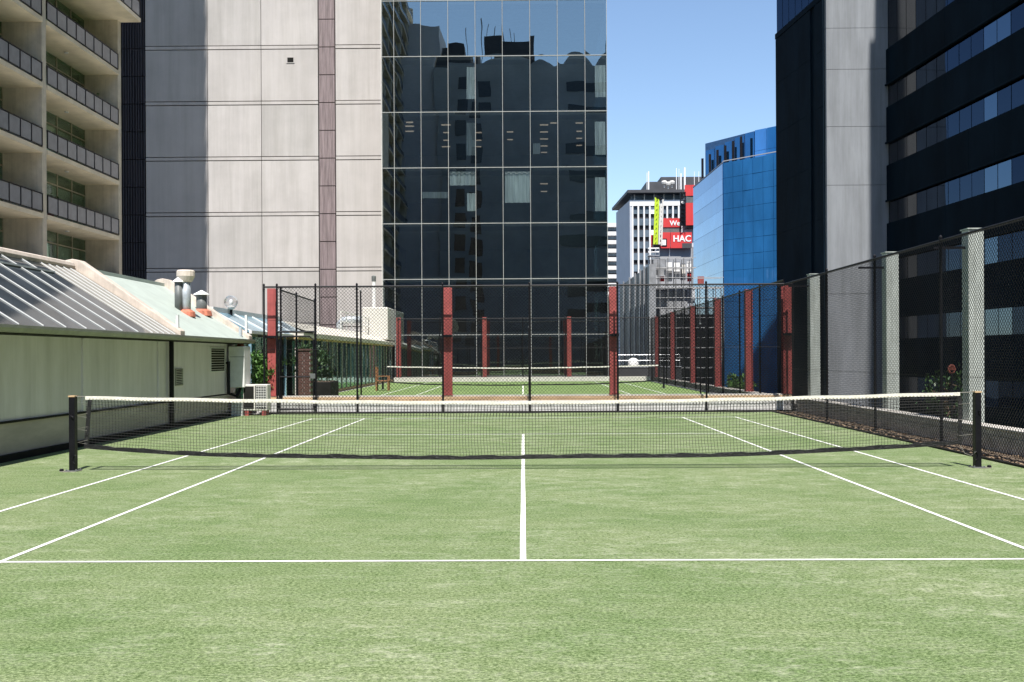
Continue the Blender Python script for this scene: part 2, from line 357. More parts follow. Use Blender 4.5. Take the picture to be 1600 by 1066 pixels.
# ------------------------------------------------------------------ tennis nets
def make_net(Y, z0, sq, cordr, label, detail, xl=-6.22, xr=6.16):
    root = thing('tennis_net', label, 'net', (0, Y, z0), 'nets across the courts')
    ctr = (xl + xr) / 2; half = (xr - xl) / 2
    top = lambda x: .965 + .10 * (abs(x - ctr) / half) ** 1.5
    bot = lambda x: .165 + .17 * (abs(x - ctr) / half) ** 3 + (.02 if x > 0 else 0) * abs(x) / 6 + .006 * math.sin(x * 1.7)
    def P(x, t, w_=0.0):                   # t 0 bottom .. 1 top; net hangs with a slight billow
        return Vector((x, Y + .03 * math.sin(t * 3.14) * (1 - (abs(x) / 6.3) ** 2) + w_, z0 + bot(x) + (top(x) - bot(x)) * t))
    b = MB()
    def cord(pts, r):
        vs = []; n = len(pts)
        for p in pts: vs += [p + Vector((-r, 0, -r * .6)), p + Vector((r, 0, -r * .6)), p + Vector((0, 0, r))] if abs(pts[0].x - pts[-1].x) < .2 else [p + Vector((0, -r, -r * .6)), p + Vector((0, r, -r * .6)), p + Vector((0, 0, r))]
        if abs(pts[0].x - pts[-1].x) < .2:
            vs = []
            for p in pts: vs += [p + Vector((-r, r * .6, 0)), p + Vector((r, r * .6, 0)), p + Vector((0, -r, 0))]
        b.add(vs, [(3 * i + k, 3 * i + (k + 1) % 3, 3 * i + 3 + (k + 1) % 3, 3 * i + 3 + k) for i in range(n - 1) for k in range(3)])
    nv = int((xr - xl) / sq); nh = int(.84 / sq)
    for i in range(nv + 1):
        x = xl + (xr - xl) * i / nv; lean = .018 * math.sin(x * 1.9) + .012 * math.sin(x * 4.1)
        cord([P(x + lean * math.sin(t / 8 * 3.14), t / 8) + Vector((0, 0, 0)) for t in range(9)], cordr)
        if detail: cord([P(x + lean * math.sin(t / 8 * 3.14) + .006, t / 8, .008) for t in (5.8, 7, 8)], cordr)   # doubled top courses
    for j in range(1, nh):
        t = j / nh; cord([P(xl + (xr - xl) * i / 60, t + .004 * math.sin(i * 1.1 + j)) for i in range(61)], cordr * (1.45 if detail and t > .72 else 1))
    b.build('net_mesh', M['cord'], root)
    def strip(n, zt, hh, th, m, f):
        q = MB(); vs = []
        for i in range(n + 1):
            x = xl + (xr - xl) * i / n; z = z0 + f(x); h1 = hh(x) if callable(hh) else hh; yo = P(x, 0).y if f is bot else P(x, 1).y
            vs += [(x, yo - th, z), (x, yo + th, z), (x, yo + th, z + h1), (x, yo - th, z + h1)]
        q.add(vs, [(4 * i + k, 4 * i + (k + 1) % 4, 4 * i + 4 + (k + 1) % 4, 4 * i + 4 + k) for i in range(n) for k in range(4)] + [(0, 1, 2, 3), (4 * n + 3, 4 * n + 2, 4 * n + 1, 4 * n)])
        return q.build(zt, m, root)
    bd = strip(80, 'head_band', .048, .013, M['band'], lambda x: top(x) - .05 + .004 * math.sin(x * 5))
    if detail:
        q = MB()
        for i in range(240):
            x = xl + .05 + (xr - xl - .1) * i / 240; z = z0 + top(x) - .042 + .004 * math.sin(x * 5)
            q.box(x, x + .022, Y - .0165, Y - .0135, z, z + .005)
        q.build('stitching', M['bandstitch'], bd)
    strip(120, 'bottom_tape', lambda x: .056 + .007 * math.sin(x * 9) + .004 * math.sin(x * 23), .014, M['tape'], lambda x: bot(x) - .02)
    for xx, sg in ((xl, -1), (xr, 1)):
        q = MB(); a, c = Vector((xx, Y, z0 + bot(xx) - .02)), Vector((xx + sg * (.0 if sg > 0 else -.06), Y, z0 + top(xx) - .055))
        q.bar(a, c, .055, .016); q.build('side_band', M['tape'], root)
    cords = []
    def cord_(pts, r, n): cords.append((pts, r, n))
    for xx, px in ((xl + .06, -6.36), (xr, 6.36)):      # the cable to the posts, and the lacing
        cord_([(xx, Y, z0 + top(xx) - .01), (px, Y, z0 + 1.062)], .007, 6)
    for k in range(7):
        z = .38 + k * .095; k % 2 or cord_([(xl + .02, Y - .01, z0 + z), (-6.33, Y - .02, z0 + z + .03 + .02 * (k % 2)), (xl + .03, Y - .01, z0 + z + .06)], .003, 5)
    for k in range(3):
        z = .45 + k * .22; cord_([(xr - .02, Y - .01, z0 + z), (6.33, Y - .02, z0 + z + .02)], .003, 5)
    cord_([(xr, Y, z0 + .31), (6.22, Y - .02, z0 + .2), (6.3, Y - .03, z0 + .17), (6.37, Y - .05, z0 + .23)], .004, 5)
    for pts, r, n_ in cords: MB().tube(pts, r, n_).build('lacing_cord', M['lace'] if detail else M['cord'], root)
    return root
make_net(0, 0, .044, .0023, 'black tennis net with cream head band across the near court', True)
make_net(FN, DZ, .06, .0024, 'smaller looking tennis net with white band on the far court behind the fence', False)

def net_post(x, Y, z, label, crank):
    sg = 1 if x > 0 else -1
    root = thing('net_post', label, 'net post', (x, Y, z), 'steel net posts')
    bevel(MB().box(x - .042, x + .042, Y - .05, Y + .05, z, z + 1.055).build('post', M['black'], root), .006)
    MB().box(x - .047, x + .047, Y - .055, Y + .055, z + 1.055, z + 1.075).build('top_cap', M['timber_tan'] if crank else M['black'], root)
    q = MB().box(x - .09, x + .09, Y - .09, Y + .09, z + .002, z + .012)
    for a in (-.07, .07):
        for c in (-.07, .07): q.lathe([(.012, 0), (.012, .016), (.006, .02)], (x + a, Y + c, z + .012), 6)
    q.build('base_plate', M['greymetal'], root)
    if crank:
        MB().tube([(x - sg * .06, Y - .056, z + .24 + .04 * math.sin(a)) if False else (x - sg * .05 - .035 * math.cos(a), Y - .06, z + .17 + .06 * math.sin(a)) for a in [k * .5 for k in range(13)]], .005, 6).build('cord_coil', M['black'], root)
        MB().tube([(x, Y - .053, z + .8), (x, Y - .075, z + .8), (x + .03, Y - .075, z + .77)], .008, 6).build('cleat', M['black'], root)
        MB().lathe([(.03, 0), (.03, .02), (.022, .03)], (x + sg * .16, Y - .02, z + .004), 10).build('ground_plug', M['black'], root)
    return root
net_post(-6.4, 0, 0, 'black square steel post holding the left end of the near net', True)
net_post(6.4, 0, 0, 'black square steel post holding the right end of the near net', True)
net_post(-6.4, FN, DZ, 'black post at the far net beside the brown timber chair', False)
net_post(6.4, FN, DZ, 'black post of the far net near the right hand red columns', False)
# concrete footing discs in the turf
for s in (-1, 1):
    struct(MB().lathe([(.15, 0), (.15, .006)], (s * 6.4 + .04 * s, 0, -.003), 20).build('post_footing', M['footing']))

# ------------------------------------------------------------------ chain link fences
def link_mesh(b, A, B, z0, z1, pitch, r):
    """straight crossing diagonals of a chain link panel from A to B (xy)"""
    A, B = Vector((*A, 0)), Vector((*B, 0)); L = (B - A).length; d = (B - A) / L; n = Vector((-d.y, d.x, 0)); H = z1 - z0
    for sg in (1, -1):
        k = -H if sg > 0 else 0
        while k < (L if sg > 0 else L + H):
            # u from k going with slope sg
            if sg > 0: u0, v0 = max(k, 0), max(-k, 0); u1, v1 = min(k + H, L), min(H, L - k)
            else: u0, v0 = max(k - H, 0), min(H, k); u1, v1 = min(k, L), max(0, k - L)
            k += pitch
            if u1 - u0 < .01: continue
            ns = max(1, int((u1 - u0) / .8)); pts = []
            for i in range(ns + 1):
                t = i / ns; u, v = u0 + (u1 - u0) * t, v0 + (v1 - v0) * t
                off = .0035 * sg + .018 * math.sin(u * 1.1 + v * .7) * math.sin(v / H * 3.14)
                pts.append(A + d * u + n * off + Vector((0, 0, z0 + v)))
            vd = (d + Vector((0, 0, 1 if sg > 0 else -1))).normalized(); pe = vd.cross(n).normalized()
            vs = []
            for p in pts: vs += [p + n * r, p - n * r * .5 + pe * r * .87, p - n * r * .5 - pe * r * .87]
            b.add(vs, [(3 * i + q, 3 * i + (q + 1) % 3, 3 * i + 3 + (q + 1) % 3, 3 * i + 3 + q) for i in range(len(pts) - 1) for q in range(3)])
    return b

def fence(name, label, A, B, us, z0, z1, pitch, wr, pr=.028, wires=(.5,), group=None, base=0, post_top=.03, panels=None, label_grp=None):
    A3, B3 = Vector((*A, 0)), Vector((*B, 0)); L = (B3 - A3).length; d = (B3 - A3) / L
    root = thing(name, label, 'fence', (A[0], A[1], base), group)
    for u in us:
        p = A3 + d * u
        q = MB().tube([p + Vector((0, 0, base)), p + Vector((0, 0, z1 + post_top))], pr, 10)
        q.lathe([(pr * 1.15, 0), (pr * 1.15, .03), (.01, .06)], (p.x, p.y, z1 + post_top), 10)
        for zz in [z0 + (z1 - z0) * f for f in (.02, .25, .5, .75, .97)]: q.lathe([(pr * 1.2, 0), (pr * 1.2, .02)], (p.x, p.y, zz), 10)
        q.build('post', M['black'], root)
    n = Vector((-d.y, d.x, 0)) * (pr + .006)
    MB().tube([A3 + Vector((0, 0, z1 - .01)), B3 + Vector((0, 0, z1 - .01))], .024, 8).build('top_rail', M['black'], root)
    wb = MB()
    for f in (.01,) + tuple(wires) + (.985,):
        zz = z0 + (z1 - z0) * f
        wb.tube([A3 + d * (L * i / 20) + n * -1.0 + Vector((0, 0, zz + .006 * math.sin(i * 2.1))) for i in range(21)], .0035, 5)
    wb.build('tension_wire', M['blackpvc'], root)
    b = MB()
    for (u0, u1, za, zb) in (panels or [(0, L, z0, z1 - .02)]):
        a_, b_ = A3 + d * u0 - n, A3 + d * u1 - n
        link_mesh(b, (a_.x, a_.y), (b_.x, b_.y), za, zb, pitch, wr)
    b.build('chain_link', M['blackpvc'], root)
    return root

DY = 14.35; FT = 3.62
# fence between the two courts, with its gate at the left
dxs = [-7.36, -6.99, -5.89, -4.71, -2.27, .20, 2.69, 5.20, 7.65]
fr = fence('chain_link_fence', 'long black chain-link fence with a gate dividing the near court from the far court', (-7.36, DY), (7.65, DY), [x + 7.36 for x in dxs],   .36, FT, .10, .0048,
           wires=(.45,), group='chain-link fences around the courts', panels=[(1.47, 15.01, .36, FT - .02), (.37, 1.47, 2.42, FT - .02)])
g = MB()
gx0, gx1 = -6.93, -5.95
g.tube([(gx0, DY, .12), (gx0, DY, 2.1), (gx0 + .12, DY, 2.2), (gx1 - .12, DY, 2.2), (gx1, DY, 2.1), (gx1, DY, .12), (gx0, DY, .12)], .026, 8).tube([(gx0, DY, 1.05), (gx1, DY, 1.05)], .02, 8)
g.tube([(-6.99, DY, 2.33), (-5.89, DY, 2.33)], .03, 8)
gate = g.build('gate', M['black'], fr)
link_mesh(MB(), (gx0, DY + .03), (gx1, DY + .03), .12, 2.2, .085, .003).build('chain_link', M['blackpvc'], gate)
MB().box(gx1 - .09, gx1 + .05, DY - .05, DY + .05, 1.0, 1.14).build('latch', M['greymetal'], gate)

# fence to the right of the near court (runs on past the camera)
fence('chain_link_fence', 'tall black chain-link fence along the right side of the near court', (7.42, 14.35), (7.42, -22), [3.95 + 3.36 * k for k in range(10)], .03, FT, .085, .0042, wires=(.33, .08), group='chain-link fences around the courts')
# around the far court
fence('chain_link_fence', 'black chain-link fence along the right side of the far court beside red columns', (7.45, 14.6), (7.45, 45.1), [2.9 + 2.95 * k for k in range(10)], .15, 3.75, .12, .0046, wires=(.5,), group='chain-link fences around the courts', base=.1)
fence('chain_link_fence', 'black chain-link fence at the far end before the dark glass tower', (-7.4, 45.1), (7.45, 45.1), [.05, 2.5, 4.95, 7.4, 9.9, 12.3, 14.8], .4, 3.85, .15, .005, wires=(.5,), group='chain-link fences around the courts', base=.1)
fence('chain_link_fence', 'short raised chain-link panel running back above the gate', (-6.95, 14.6), (-7.2, 20.6), [.05, 2.5, 6.0], 2.35, 3.55, .13, .003, wires=(), group='chain-link fences around the courts', base=.1)

# low walls that carry the fences
w1 = thing('low_wall', 'long white low wall with a tan timber edge under the fence between the courts', 'wall', (0, 14.6, 0))
bevel(MB().box(-7.6, 7.75, 14.42, 14.78, -.01, .33).build('wall', M['whitewall'], w1), .012)
bevel(MB().box(-7.6, 7.72, 14.785, 15.04, .0, .445).build('timber_edge', M['timber_tan'], w1), .01)
MB().box(-7.6, 7.72, 14.83, 15.08, .447, .485).build('cap', M['offwhite'], w1)
MB().box(-7.5, 7.6, 14.30, 14.42, .0, .045).build('footing', M['trimdark'], w1)
w2 = thing('low_wall', 'low brown-grey concrete wall with pale top under the right hand fence and pale columns', 'wall', (7.8, 0, 0))
MB().box(7.72, 8.0, -22, 14.3, -.01, .36).build('wall', M['curb'], w2)
bevel(MB().box(7.70, 8.02, -22, 14.32, .362, .40).build('cap', M['curbtop'], w2), .01)
MB().box(6.99, 7.06, -22, 14.2, .004, .03).build('drain_edge', M['trimdark'], w2)
w3 = thing('low_wall', 'low concrete kerb wall under the red columns right of the far court', 'wall', (7.7, 30, 0))
MB().box(7.55, 7.9, 15.2, 45.3, 0, .33).build('wall', M['curb'], w3); MB().box(7.53, 7.92, 15.2, 45.3, .332, .36).build('cap', M['curbtop'], w3)
w4 = thing('low_wall', 'low white wall across the end of the far court', 'wall', (0, 45.3, 0))
MB().box(-7.6, 7.5, 45.0, 45.5, 0, .36).build('wall', M['offwhite'], w4); MB().box(-7.6, 7.5, 45.02, 45.48, .362, .385).build('cap', M['curbtop'], w4)

# red steel H columns
def red_column(x, y, z0, z1, label, big=True, side=False):
    root = thing('steel_column', label, 'column', (x, y, z0), 'red steel columns around the far court')
    a, f, t = .12, .12, .014
    q = MB()
    if side:     # web runs the other way
        q.box(x - a, x - a + t, y - f, y + f, z0, z1).box(x + a - t, x + a, y - f, y + f, z0, z1).box(x - a + t, x + a - t, y - .006, y + .006, z0, z1)
    else:
        q.box(x - f, x + f, y - a, y - a + t, z0, z1).box(x - f, x + f, y + a - t, y + a, z0, z1).box(x - .006, x + .006, y - a + t, y + a - t, z0, z1)
    q.build('beam', M['red'], root)
    MB().box(x - .15, x + .15, y - .15, y + .15, z0 - .02, z0 - .001).build('base_plate', M['redbase'], root)
    if big:
        MB().box(x - f - .012, x + f + .012, y - a - .25, y - a - .003, z0 + 1.66, z0 + 1.73).build('clamp', M['black'], root)
        q = MB()
        for k in range(16): q.box(x - .02, x + .02, y - a - .006, y - a - .0005, z0 + .12 + k * .1, z0 + .16 + k * .1)
        q.build('bolt_row', M['redbase'], root)
    return root
for x, nm in ((-7.27, 'red steel column at the left end of the dividing fence beside the gate'), (-2.17, 'red steel column on the dividing wall, left of the centre pole'), (2.63, 'red steel column on the dividing wall before the right edge of the glass tower'), (7.62, 'red steel column where the dividing fence meets the right fence')):
    red_column(x, 14.95, .50, 3.60, nm)
for k, (y, nm) in enumerate(((20.3, 'widest red column in the row right of the far court, nearest the corner post'), (25.8, 'second red column from the corner in the right hand row, with shrubs at its foot'), (31.6, 'red column level with the far net in the right hand row'), (37.8, 'second farthest red column of the right hand row'), (43.9, 'farthest red column of the right hand row, thin beside the dark metal wall'))):
    red_column(7.72, y, .38, 3.85, nm, False, True)
for x, nm in ((-7.33, 'red column at the far left corner of the far court'), (-2.26, 'left of the two slim red columns before the dark glass tower'), (2.73, 'right of the two slim red columns before the dark glass tower')):
    red_column(x, 45.24, .41, 3.92, nm, False)

# pale concrete columns behind the right fence
for y, nm in ((4.05, 'nearest and widest pale grey-green column behind the right fence'), (8.15, 'middle pale grey-green column behind the right fence, by the shaded pier'), (14.05, 'farthest pale grey-green column beside the red corner column')):
    X = 8.05
    r_ = thing('concrete_column', nm, 'column', (X, y, -.5), 'pale columns behind the right fence')
    bevel(MB().box(X - .14 + .1, X + .14 + .1, y - .14, y + .14, -3.9, 3.84).build('shaft', M['palecol'], r_), .012)
    MB().box(7.45, X - .04, y - .012, y + .012, 3.50, 3.545).build('bracket', M['black'], r_)
    MB().box(X - .06, X + .26, y - .16, y + .16, 3.842, 3.862).build('cap', M['palecol'], r_)

# slim black poles of the far court
for px, yt, nm in ((563.5, 456, 'thin black pole just right of the fence post by the gate side'), (1094, 507, 'short thin black pole inside the far court near the right red columns'), (826.5, 512, 'short thin black pole beside the middle fence post')):
    p = WY(16.0, px, yt)
    r_ = thing('steel_pole', nm, 'pole', (p.x, 16.0, DZ))
    MB().tube([(p.x, 16, DZ), (p.x, 16, p.z)], .024, 8).build('pole', M['black'], r_); MB().lathe([(.035, 0), (.035, .03), (.01, .05)], (p.x, 16, p.z), 8).build('cap', M['greymetal'], r_)

# ------------------------------------------------------------------ pavilion on the left of the near court
PX_, EX, RXX, EZ, RZ = -8.15, -7.72, -10.15, 2.12, 3.66
Y0, YP, YE = -16.0, 8.5, 14.2
pv = thing('pavilion', 'low cream pavilion with glazed and pale green sloping roofs left of the near court', 'building', (-9, 0, 0))
wl = MB().box(-12.2, PX_, Y0, YE, .62, 1.98).build('wall', M['pavwall'], pv)
MB().box(-12.2, PX_ + .03, Y0, YE - .05, -.01, .585).build('base_wall', M['pavbase'], pv)
MB().box(-12.1, PX_ + .05, Y0, 9.2, .587, .618).build('ledge', M['trimdark'], pv)
MB().box(PX_ + .03, PX_ + .10, Y0, YE - .1, -.008, .10).build('foot_shadow_strip', M['trimdark'], pv)  # dark strip standing for the shadow band along the wall's foot
q = MB()
for y in (-9, -3.6, 1.2, 4.3, 8.15): q.box(PX_, PX_ + .035, y - .05, y + .05, .63, 1.97)
q.build('wall_rib', M['pavwall'], pv)
slope = lambda x: EZ + (RZ - EZ) * (x - EX) / (RXX - EX)
# eave: dark soffit + gutter
MB().box(PX_ - .1, EX - .02, Y0, YE + .1, 1.985, 2.03).build('soffit', M['trimdark'], pv)
gq = MB().extr([(EX - .02, Y0, 2.0), (EX + .06, Y0, 2.01), (EX + .085, Y0, 2.07), (EX + .085, Y0, 2.115), (EX + .06, Y0, 2.115), (EX + .05, Y0, 2.04), (EX - .02, Y0, 2.035)], (0, YE + .25 - Y0, 0))
gq.build('gutter', M['gutter'], pv)
def slab_roof(x0, x1, ya, yb, lift, th, m, name, par=pv):
    z = lambda x: slope(x) + lift
    return MB().hexa([(x0, ya, z(x0) - th), (x1, ya, z(x1) - th), (x1, yb, z(x1) - th), (x0, yb, z(x0) - th)], [(x0, ya, z(x0)), (x1, ya, z(x1)), (x1, yb, z(x1)), (x0, yb, z(x0))]).build(name, m, par)
slab_roof(EX, RXX, Y0, 6.6, 0, .03, M['roofglass'], 'glazed_roof')
slab_roof(EX, RXX, 6.6, YP - .16, .002, .03, M['polycarb'], 'bronze_roof')
q = MB(); y = Y0 + .3; k = 0
while y < YP - .25:
    if y < 6.7:
        q.hexa([(EX, y - .0115, slope(EX) + .004), (RXX, y - .0115, slope(RXX) + .004), (RXX, y + .0115, slope(RXX) + .004), (EX, y + .0115, slope(EX) + .004)], [(EX, y - .0115, slope(EX) + .022), (RXX, y - .0115, slope(RXX) + .022), (RXX, y + .0115, slope(RXX) + .022), (EX, y + .0115, slope(EX) + .022)]); y += .80
    else:
        q.hexa([(EX, y - .0115, slope(EX) + .004), (RXX, y - .0115, slope(RXX) + .004), (RXX, y + .0115, slope(RXX) + .004), (EX, y + .0115, slope(EX) + .004)], [(EX, y - .0115, slope(EX) + .022), (RXX, y - .0115, slope(RXX) + .022), (RXX, y + .0115, slope(RXX) + .022), (EX, y + .0115, slope(EX) + .022)]); y += .34
q.build('glazing_bars', M['bar'], pv)
xm = RXX + .45
MB().hexa([(xm - .03, Y0, slope(xm) + .006), (xm + .03, Y0, slope(xm) + .006), (xm + .03, 6.5, slope(xm) + .006), (xm - .03, 6.5, slope(xm) + .006)], [(xm - .03, Y0, slope(xm) + .04), (xm + .03, Y0, slope(xm) + .04), (xm + .03, 6.5, slope(xm) + .04), (xm - .03, 6.5, slope(xm) + .04)]).build('cross_bar', M['bar'], pv)
MB().tube([(RXX, Y0, RZ + .02), (RXX, YP - .2, RZ + .02)], .10, 8).build('ridge_roll', M['coping'], pv)
slab_roof(EX + .0, RXX, YP + .16, YE - .1, .0, .05, M['palegreen'], 'green_roof')
MB().box(RXX - .15, RXX + .06, YP + .2, YE - .1, RZ - .03, RZ + .05).build('ridge_cap', M['palegreen'], pv)
# the other slope, away from the court
MB().hexa([(RXX, Y0, RZ - .05), (-12.6, Y0, EZ), (-12.6, YE, EZ), (RXX, YE, RZ - .05)], [(RXX, Y0, RZ - .005), (-12.6, Y0, EZ + .05), (-12.6, YE, EZ + .05), (RXX, YE, RZ - .005)]).build('rear_roof', M['palegreen'], pv)
def parapet(y, nm):
    pts = [(EX + .02, y - .15, EZ - .05), (EX + .02, y - .15, EZ + .10), (RXX + .16, y - .15, RZ + .16), (RXX, y - .15, RZ + .19), (RXX - .16, y - .15, RZ + .16), (-12.6, y - .15, EZ + .1), (-12.6, y - .15, EZ - .05)]
    c = MB().extr(pts, (0, .3, 0)).build('parapet', M['coping'], pv); bevel(c, .015)
    return c
parapet(YP, ''); parapet(YE, '')
for y, hh in ((YP + .02, .32), (YE + .0, .55)):
    MB().box(EX - .14, EX - .08, y - .03, y + .03, EZ + .02, EZ + .14 + hh).build('parapet_post', M['bar'], pv)
# things on the wall
MB().tube([(PX_ + .10, 8.75, 2.0), (PX_ + .10, 8.75, .04)], .055, 10).build('downpipe', M['black'], pv)
def louvre(ya, yb, za, zb, frame, n):
    fr_ = MB().box(PX_ + .001, PX_ + .03, ya, yb, za, za + .03).box(PX_ + .001, PX_ + .03, ya, yb, zb - .03, zb).box(PX_ + .001, PX_ + .03, ya, ya + .03, za + .03, zb - .03).box(PX_ + .001, PX_ + .03, yb - .03, yb, za + .03, zb - .03)
    f = fr_.build('wall_louvre', frame, pv)
    b = MB().box(PX_ + .001, PX_ + .004, ya + .03, yb - .03, za + .03, zb - .03).build('backing', M['trimdark'], f)
    q = MB()
    for i in range(n):
        z = za + .04 + (zb - za - .08) * (i + .5) / n; q.bar((PX_ + .018, ya + .03, z), (PX_ + .018, yb - .03, z), .022, .014)
    q.build('blade', M['offwhite'], f)
louvre(11.9, 13.2, 1.22, 1.88, M['white'], 9); louvre(9.25, 9.75, .95, 1.35, M['gutter'], 8)
# flues and vents on the green roof
def flue(px, pyb, pyt, r, hat, mats, collar):
    p = WX(-8.9 if hat != 'tall' else -8.75, px, pyb); p.z = slope(p.x)
    top = WY(p.y, px, pyt).z
    f = MB().lathe([(r, -.12), (r, top - p.z)], p, 16).build('roof_vent', mats[0], pv, True)
    if collar: MB().lathe([(r * 2.0, -.10), (r * 1.8, .03), (r * 1.05, .09)], p, 16).build('collar', M['rusty'], f)
    if hat == 'tall': MB().lathe([(r * 1.05, -.15), (r * 1.4, -.12), (r * 1.85, 0), (r * 1.85, .13), (r * 1.6, .16)], (p.x, p.y, top), 16).build('cowl', M['coping'], f)
    else: MB().lathe([(r * 1.15, 0), (r * 1.55, .0), (r * 1.5, .02), (.02, .13)], (p.x, p.y, top), 16).build('cowl', M['white'], f)
flue(290.5, 474, 432, .125, 'tall', [M['zinc']], True)
flue(315, 484, 461, .145, 'hat', [M['greymetal']], True)
flue(279, 456, 441, .10, 'hat', [M['greymetal']], False)

# water heater cabinet and condenser by the end of the pavilion
hx, hy = -7.93, 13.7
hc = thing('water_heater', 'tall white water heater cabinet on the end of the pavilion wall', 'water heater', (hx, hy, .6))
bevel(MB().box(PX_ + .06, PX_ + .50, hy - .35, hy + .3, .78, 1.92).build('cabinet', M['white'], hc), .02)
MB().box(PX_ + .10, PX_ + .505, hy - .353, hy - .348, 1.62, 1.632).build('seam', M['greymetal'], hc)
MB().tube([(PX_ + .3, hy, 1.92), (PX_ + .3, hy, 2.45)], .05, 10).build('flue', M['zinc'], hc)
MB().lathe([(.12, 0), (.055, .1)], (PX_ + .3, hy, 1.92), 12).build('collar', M['rusty'], hc)
MB().tube([(PX_ + .10, hy - .48, 1.5), (PX_ + .03, hy - .48, 1.45)], .03, 6).tube([(PX_ + .10, hy - .48, 1.5), (PX_ + .10, hy - .48, .62), (PX_ + .3, hy - .4, .55), (PX_ + .35, hy - .2, .77)], .045, 8).build('pipe', M['black'], hc)
MB().box(PX_ + .12, PX_ + .42, hy - .3, hy + .1, -.005, .42).build('plinth', M['white'], hc)
ac = thing('air_conditioner', 'white air conditioning condenser with wire grille at the left corner by the fence', 'air conditioner', (-7.45, 13.85, .1))
ax0, ax1, ay0, ay1, az0, az1 = -7.72, -7.05, 13.45, 13.85, .14, .86
bevel(MB().box(ax0, ax1, ay0, ay1, az0, az1).build('casing', M['offwhite'], ac), .02)
MB().box(ax0 + .02, ax0 + .30, ay0 - .006, ay0 - .001, az0 + .05, az1 - .05).build('coil', M['trimdark'], ac)
q = MB()
for i in range(14): q.box(ax0 + .36, ax1 - .03, ay0 - .014, ay0 - .002, az0 + .06 + i * .046, az0 + .072 + i * .046)
for i in range(5): q.box(ax0 + .36 + i * .069, ax0 + .366 + i * .069, ay0 - .018, ay0 - .0145, az0 + .05, az1 - .04)
q.build('grille', M['white'], ac)
MB().box(ax0 + .33, ax1 - .02, ay0 - .0015, ay0 - .0003, az0 + .04, az1 - .03).build('fan_opening', M['trimdark'], ac)
for x in (ax0 + .05, ax1 - .15): MB().box(x, x + .1, ay0, ay1, 0, az0).build('foot', M['redbase'], ac)

# globe lamp behind the roof
gp = WY(17.0, 361, 472)
gl = thing('globe_lamp', 'clear glass globe lamp on a short post behind the green roof', 'lamp', (gp.x, 17, 0))
MB().tube([(gp.x, 17, 0), (gp.x, 17, gp.z - .19)], .045, 10).build('post', M['black'], gl)
MB().lathe([(.04, -.24), (.12, -.2), (.13, -.16), (.06, -.12)], gp, 14).build('holder', M['offwhite'], gl)
gb = bmesh.new(); bmesh.ops.create_uvsphere(gb, u_segments=24, v_segments=14, radius=.21)
b = MB().add([v.co + gp for v in gb.verts], [tuple(v.index for v in f.verts) for f in gb.faces]); gb.free()
b.build('globe', M['globe'], gl, True)
MB().lathe([(.03, -.12), (.06, -.05), (.07, .02), (.03, .08)], gp, 12).build('bulb', M['white'], gl, True)

# ------------------------------------------------------------------ plants
def shrub(name, label, c, rx, ry, rz, n, m, leaf=.07, group=None, stems=5, z0=0):
    root = thing(name, label, 'plant', (c[0], c[1], z0), group)
    q = MB()
    for i in range(stems):
        a = i * 6.28 / stems; e = Vector((c[0] + rx * .6 * math.cos(a), c[1] + ry * .6 * math.sin(a), c[2] + rz * .3))
        q.tube([(c[0] + .03 * math.cos(a), c[1], z0), (c[0] + rx * .2 * math.cos(a), c[1] + ry * .2 * math.sin(a), (z0 + c[2]) / 2), e], [.02, .015, .006], 5)
    q.build('stems', M['twig'], root)
    b = MB()
    cl = [(Vector((random.gauss(0, .45) * rx, random.gauss(0, .45) * ry, random.uniform(-.85, .8) * rz)), random.uniform(.22, .42)) for _ in range(14)]
    for i in range(n):
        cc, rr_ = random.choice(cl)
        p = Vector(c) + cc + Vector((random.gauss(0, 1) * rx, random.gauss(0, 1) * ry, random.gauss(0, 1) * rz)) * rr_ * .7
        u = Vector((random.gauss(0, 1), random.gauss(0, 1), random.gauss(-.2, .7))).normalized(); t = u.cross(Vector((random.random(), random.random(), 1))).normalized()
        s_ = leaf * random.uniform(.6, 1.3); nn = u.cross(t) * s_ * .18
        b.add([p - u * s_, p + t * s_ * .42 + nn, p + u * s_, p - t * s_ * .42 + nn], [(0, 1, 2, 3)])
    b.build('foliage', m, root)
    return root
p = WY(15.1, 408, 575); shrub('shrub', 'bright green leafy shrub behind the condenser at the left corner', (p.x, 15.1, 1.25), .42, .4, .5, 1500, M['leaf'], .075)
shrub('shrub', 'dark green shrub behind the gate beside the brick pillar', (-7.05, 19.0, 1.35), .5, .6, .55, 1300, M['leafd'], .08, z0=.1)
p = WY(24.2, 1127, 585); shrub('shrub', 'small bright spiky shrub at the foot of the right red columns', (8.15, 24.6, .55), .3, .45, .3, 420, M['leaf'], .10, z0=-.01)
shrub('shrub', 'low green shrub just right of the spiky one behind the kerb wall', (8.2, 22.7, .45), .25, .4, .22, 320, M['leaf'], .09, z0=-.01)
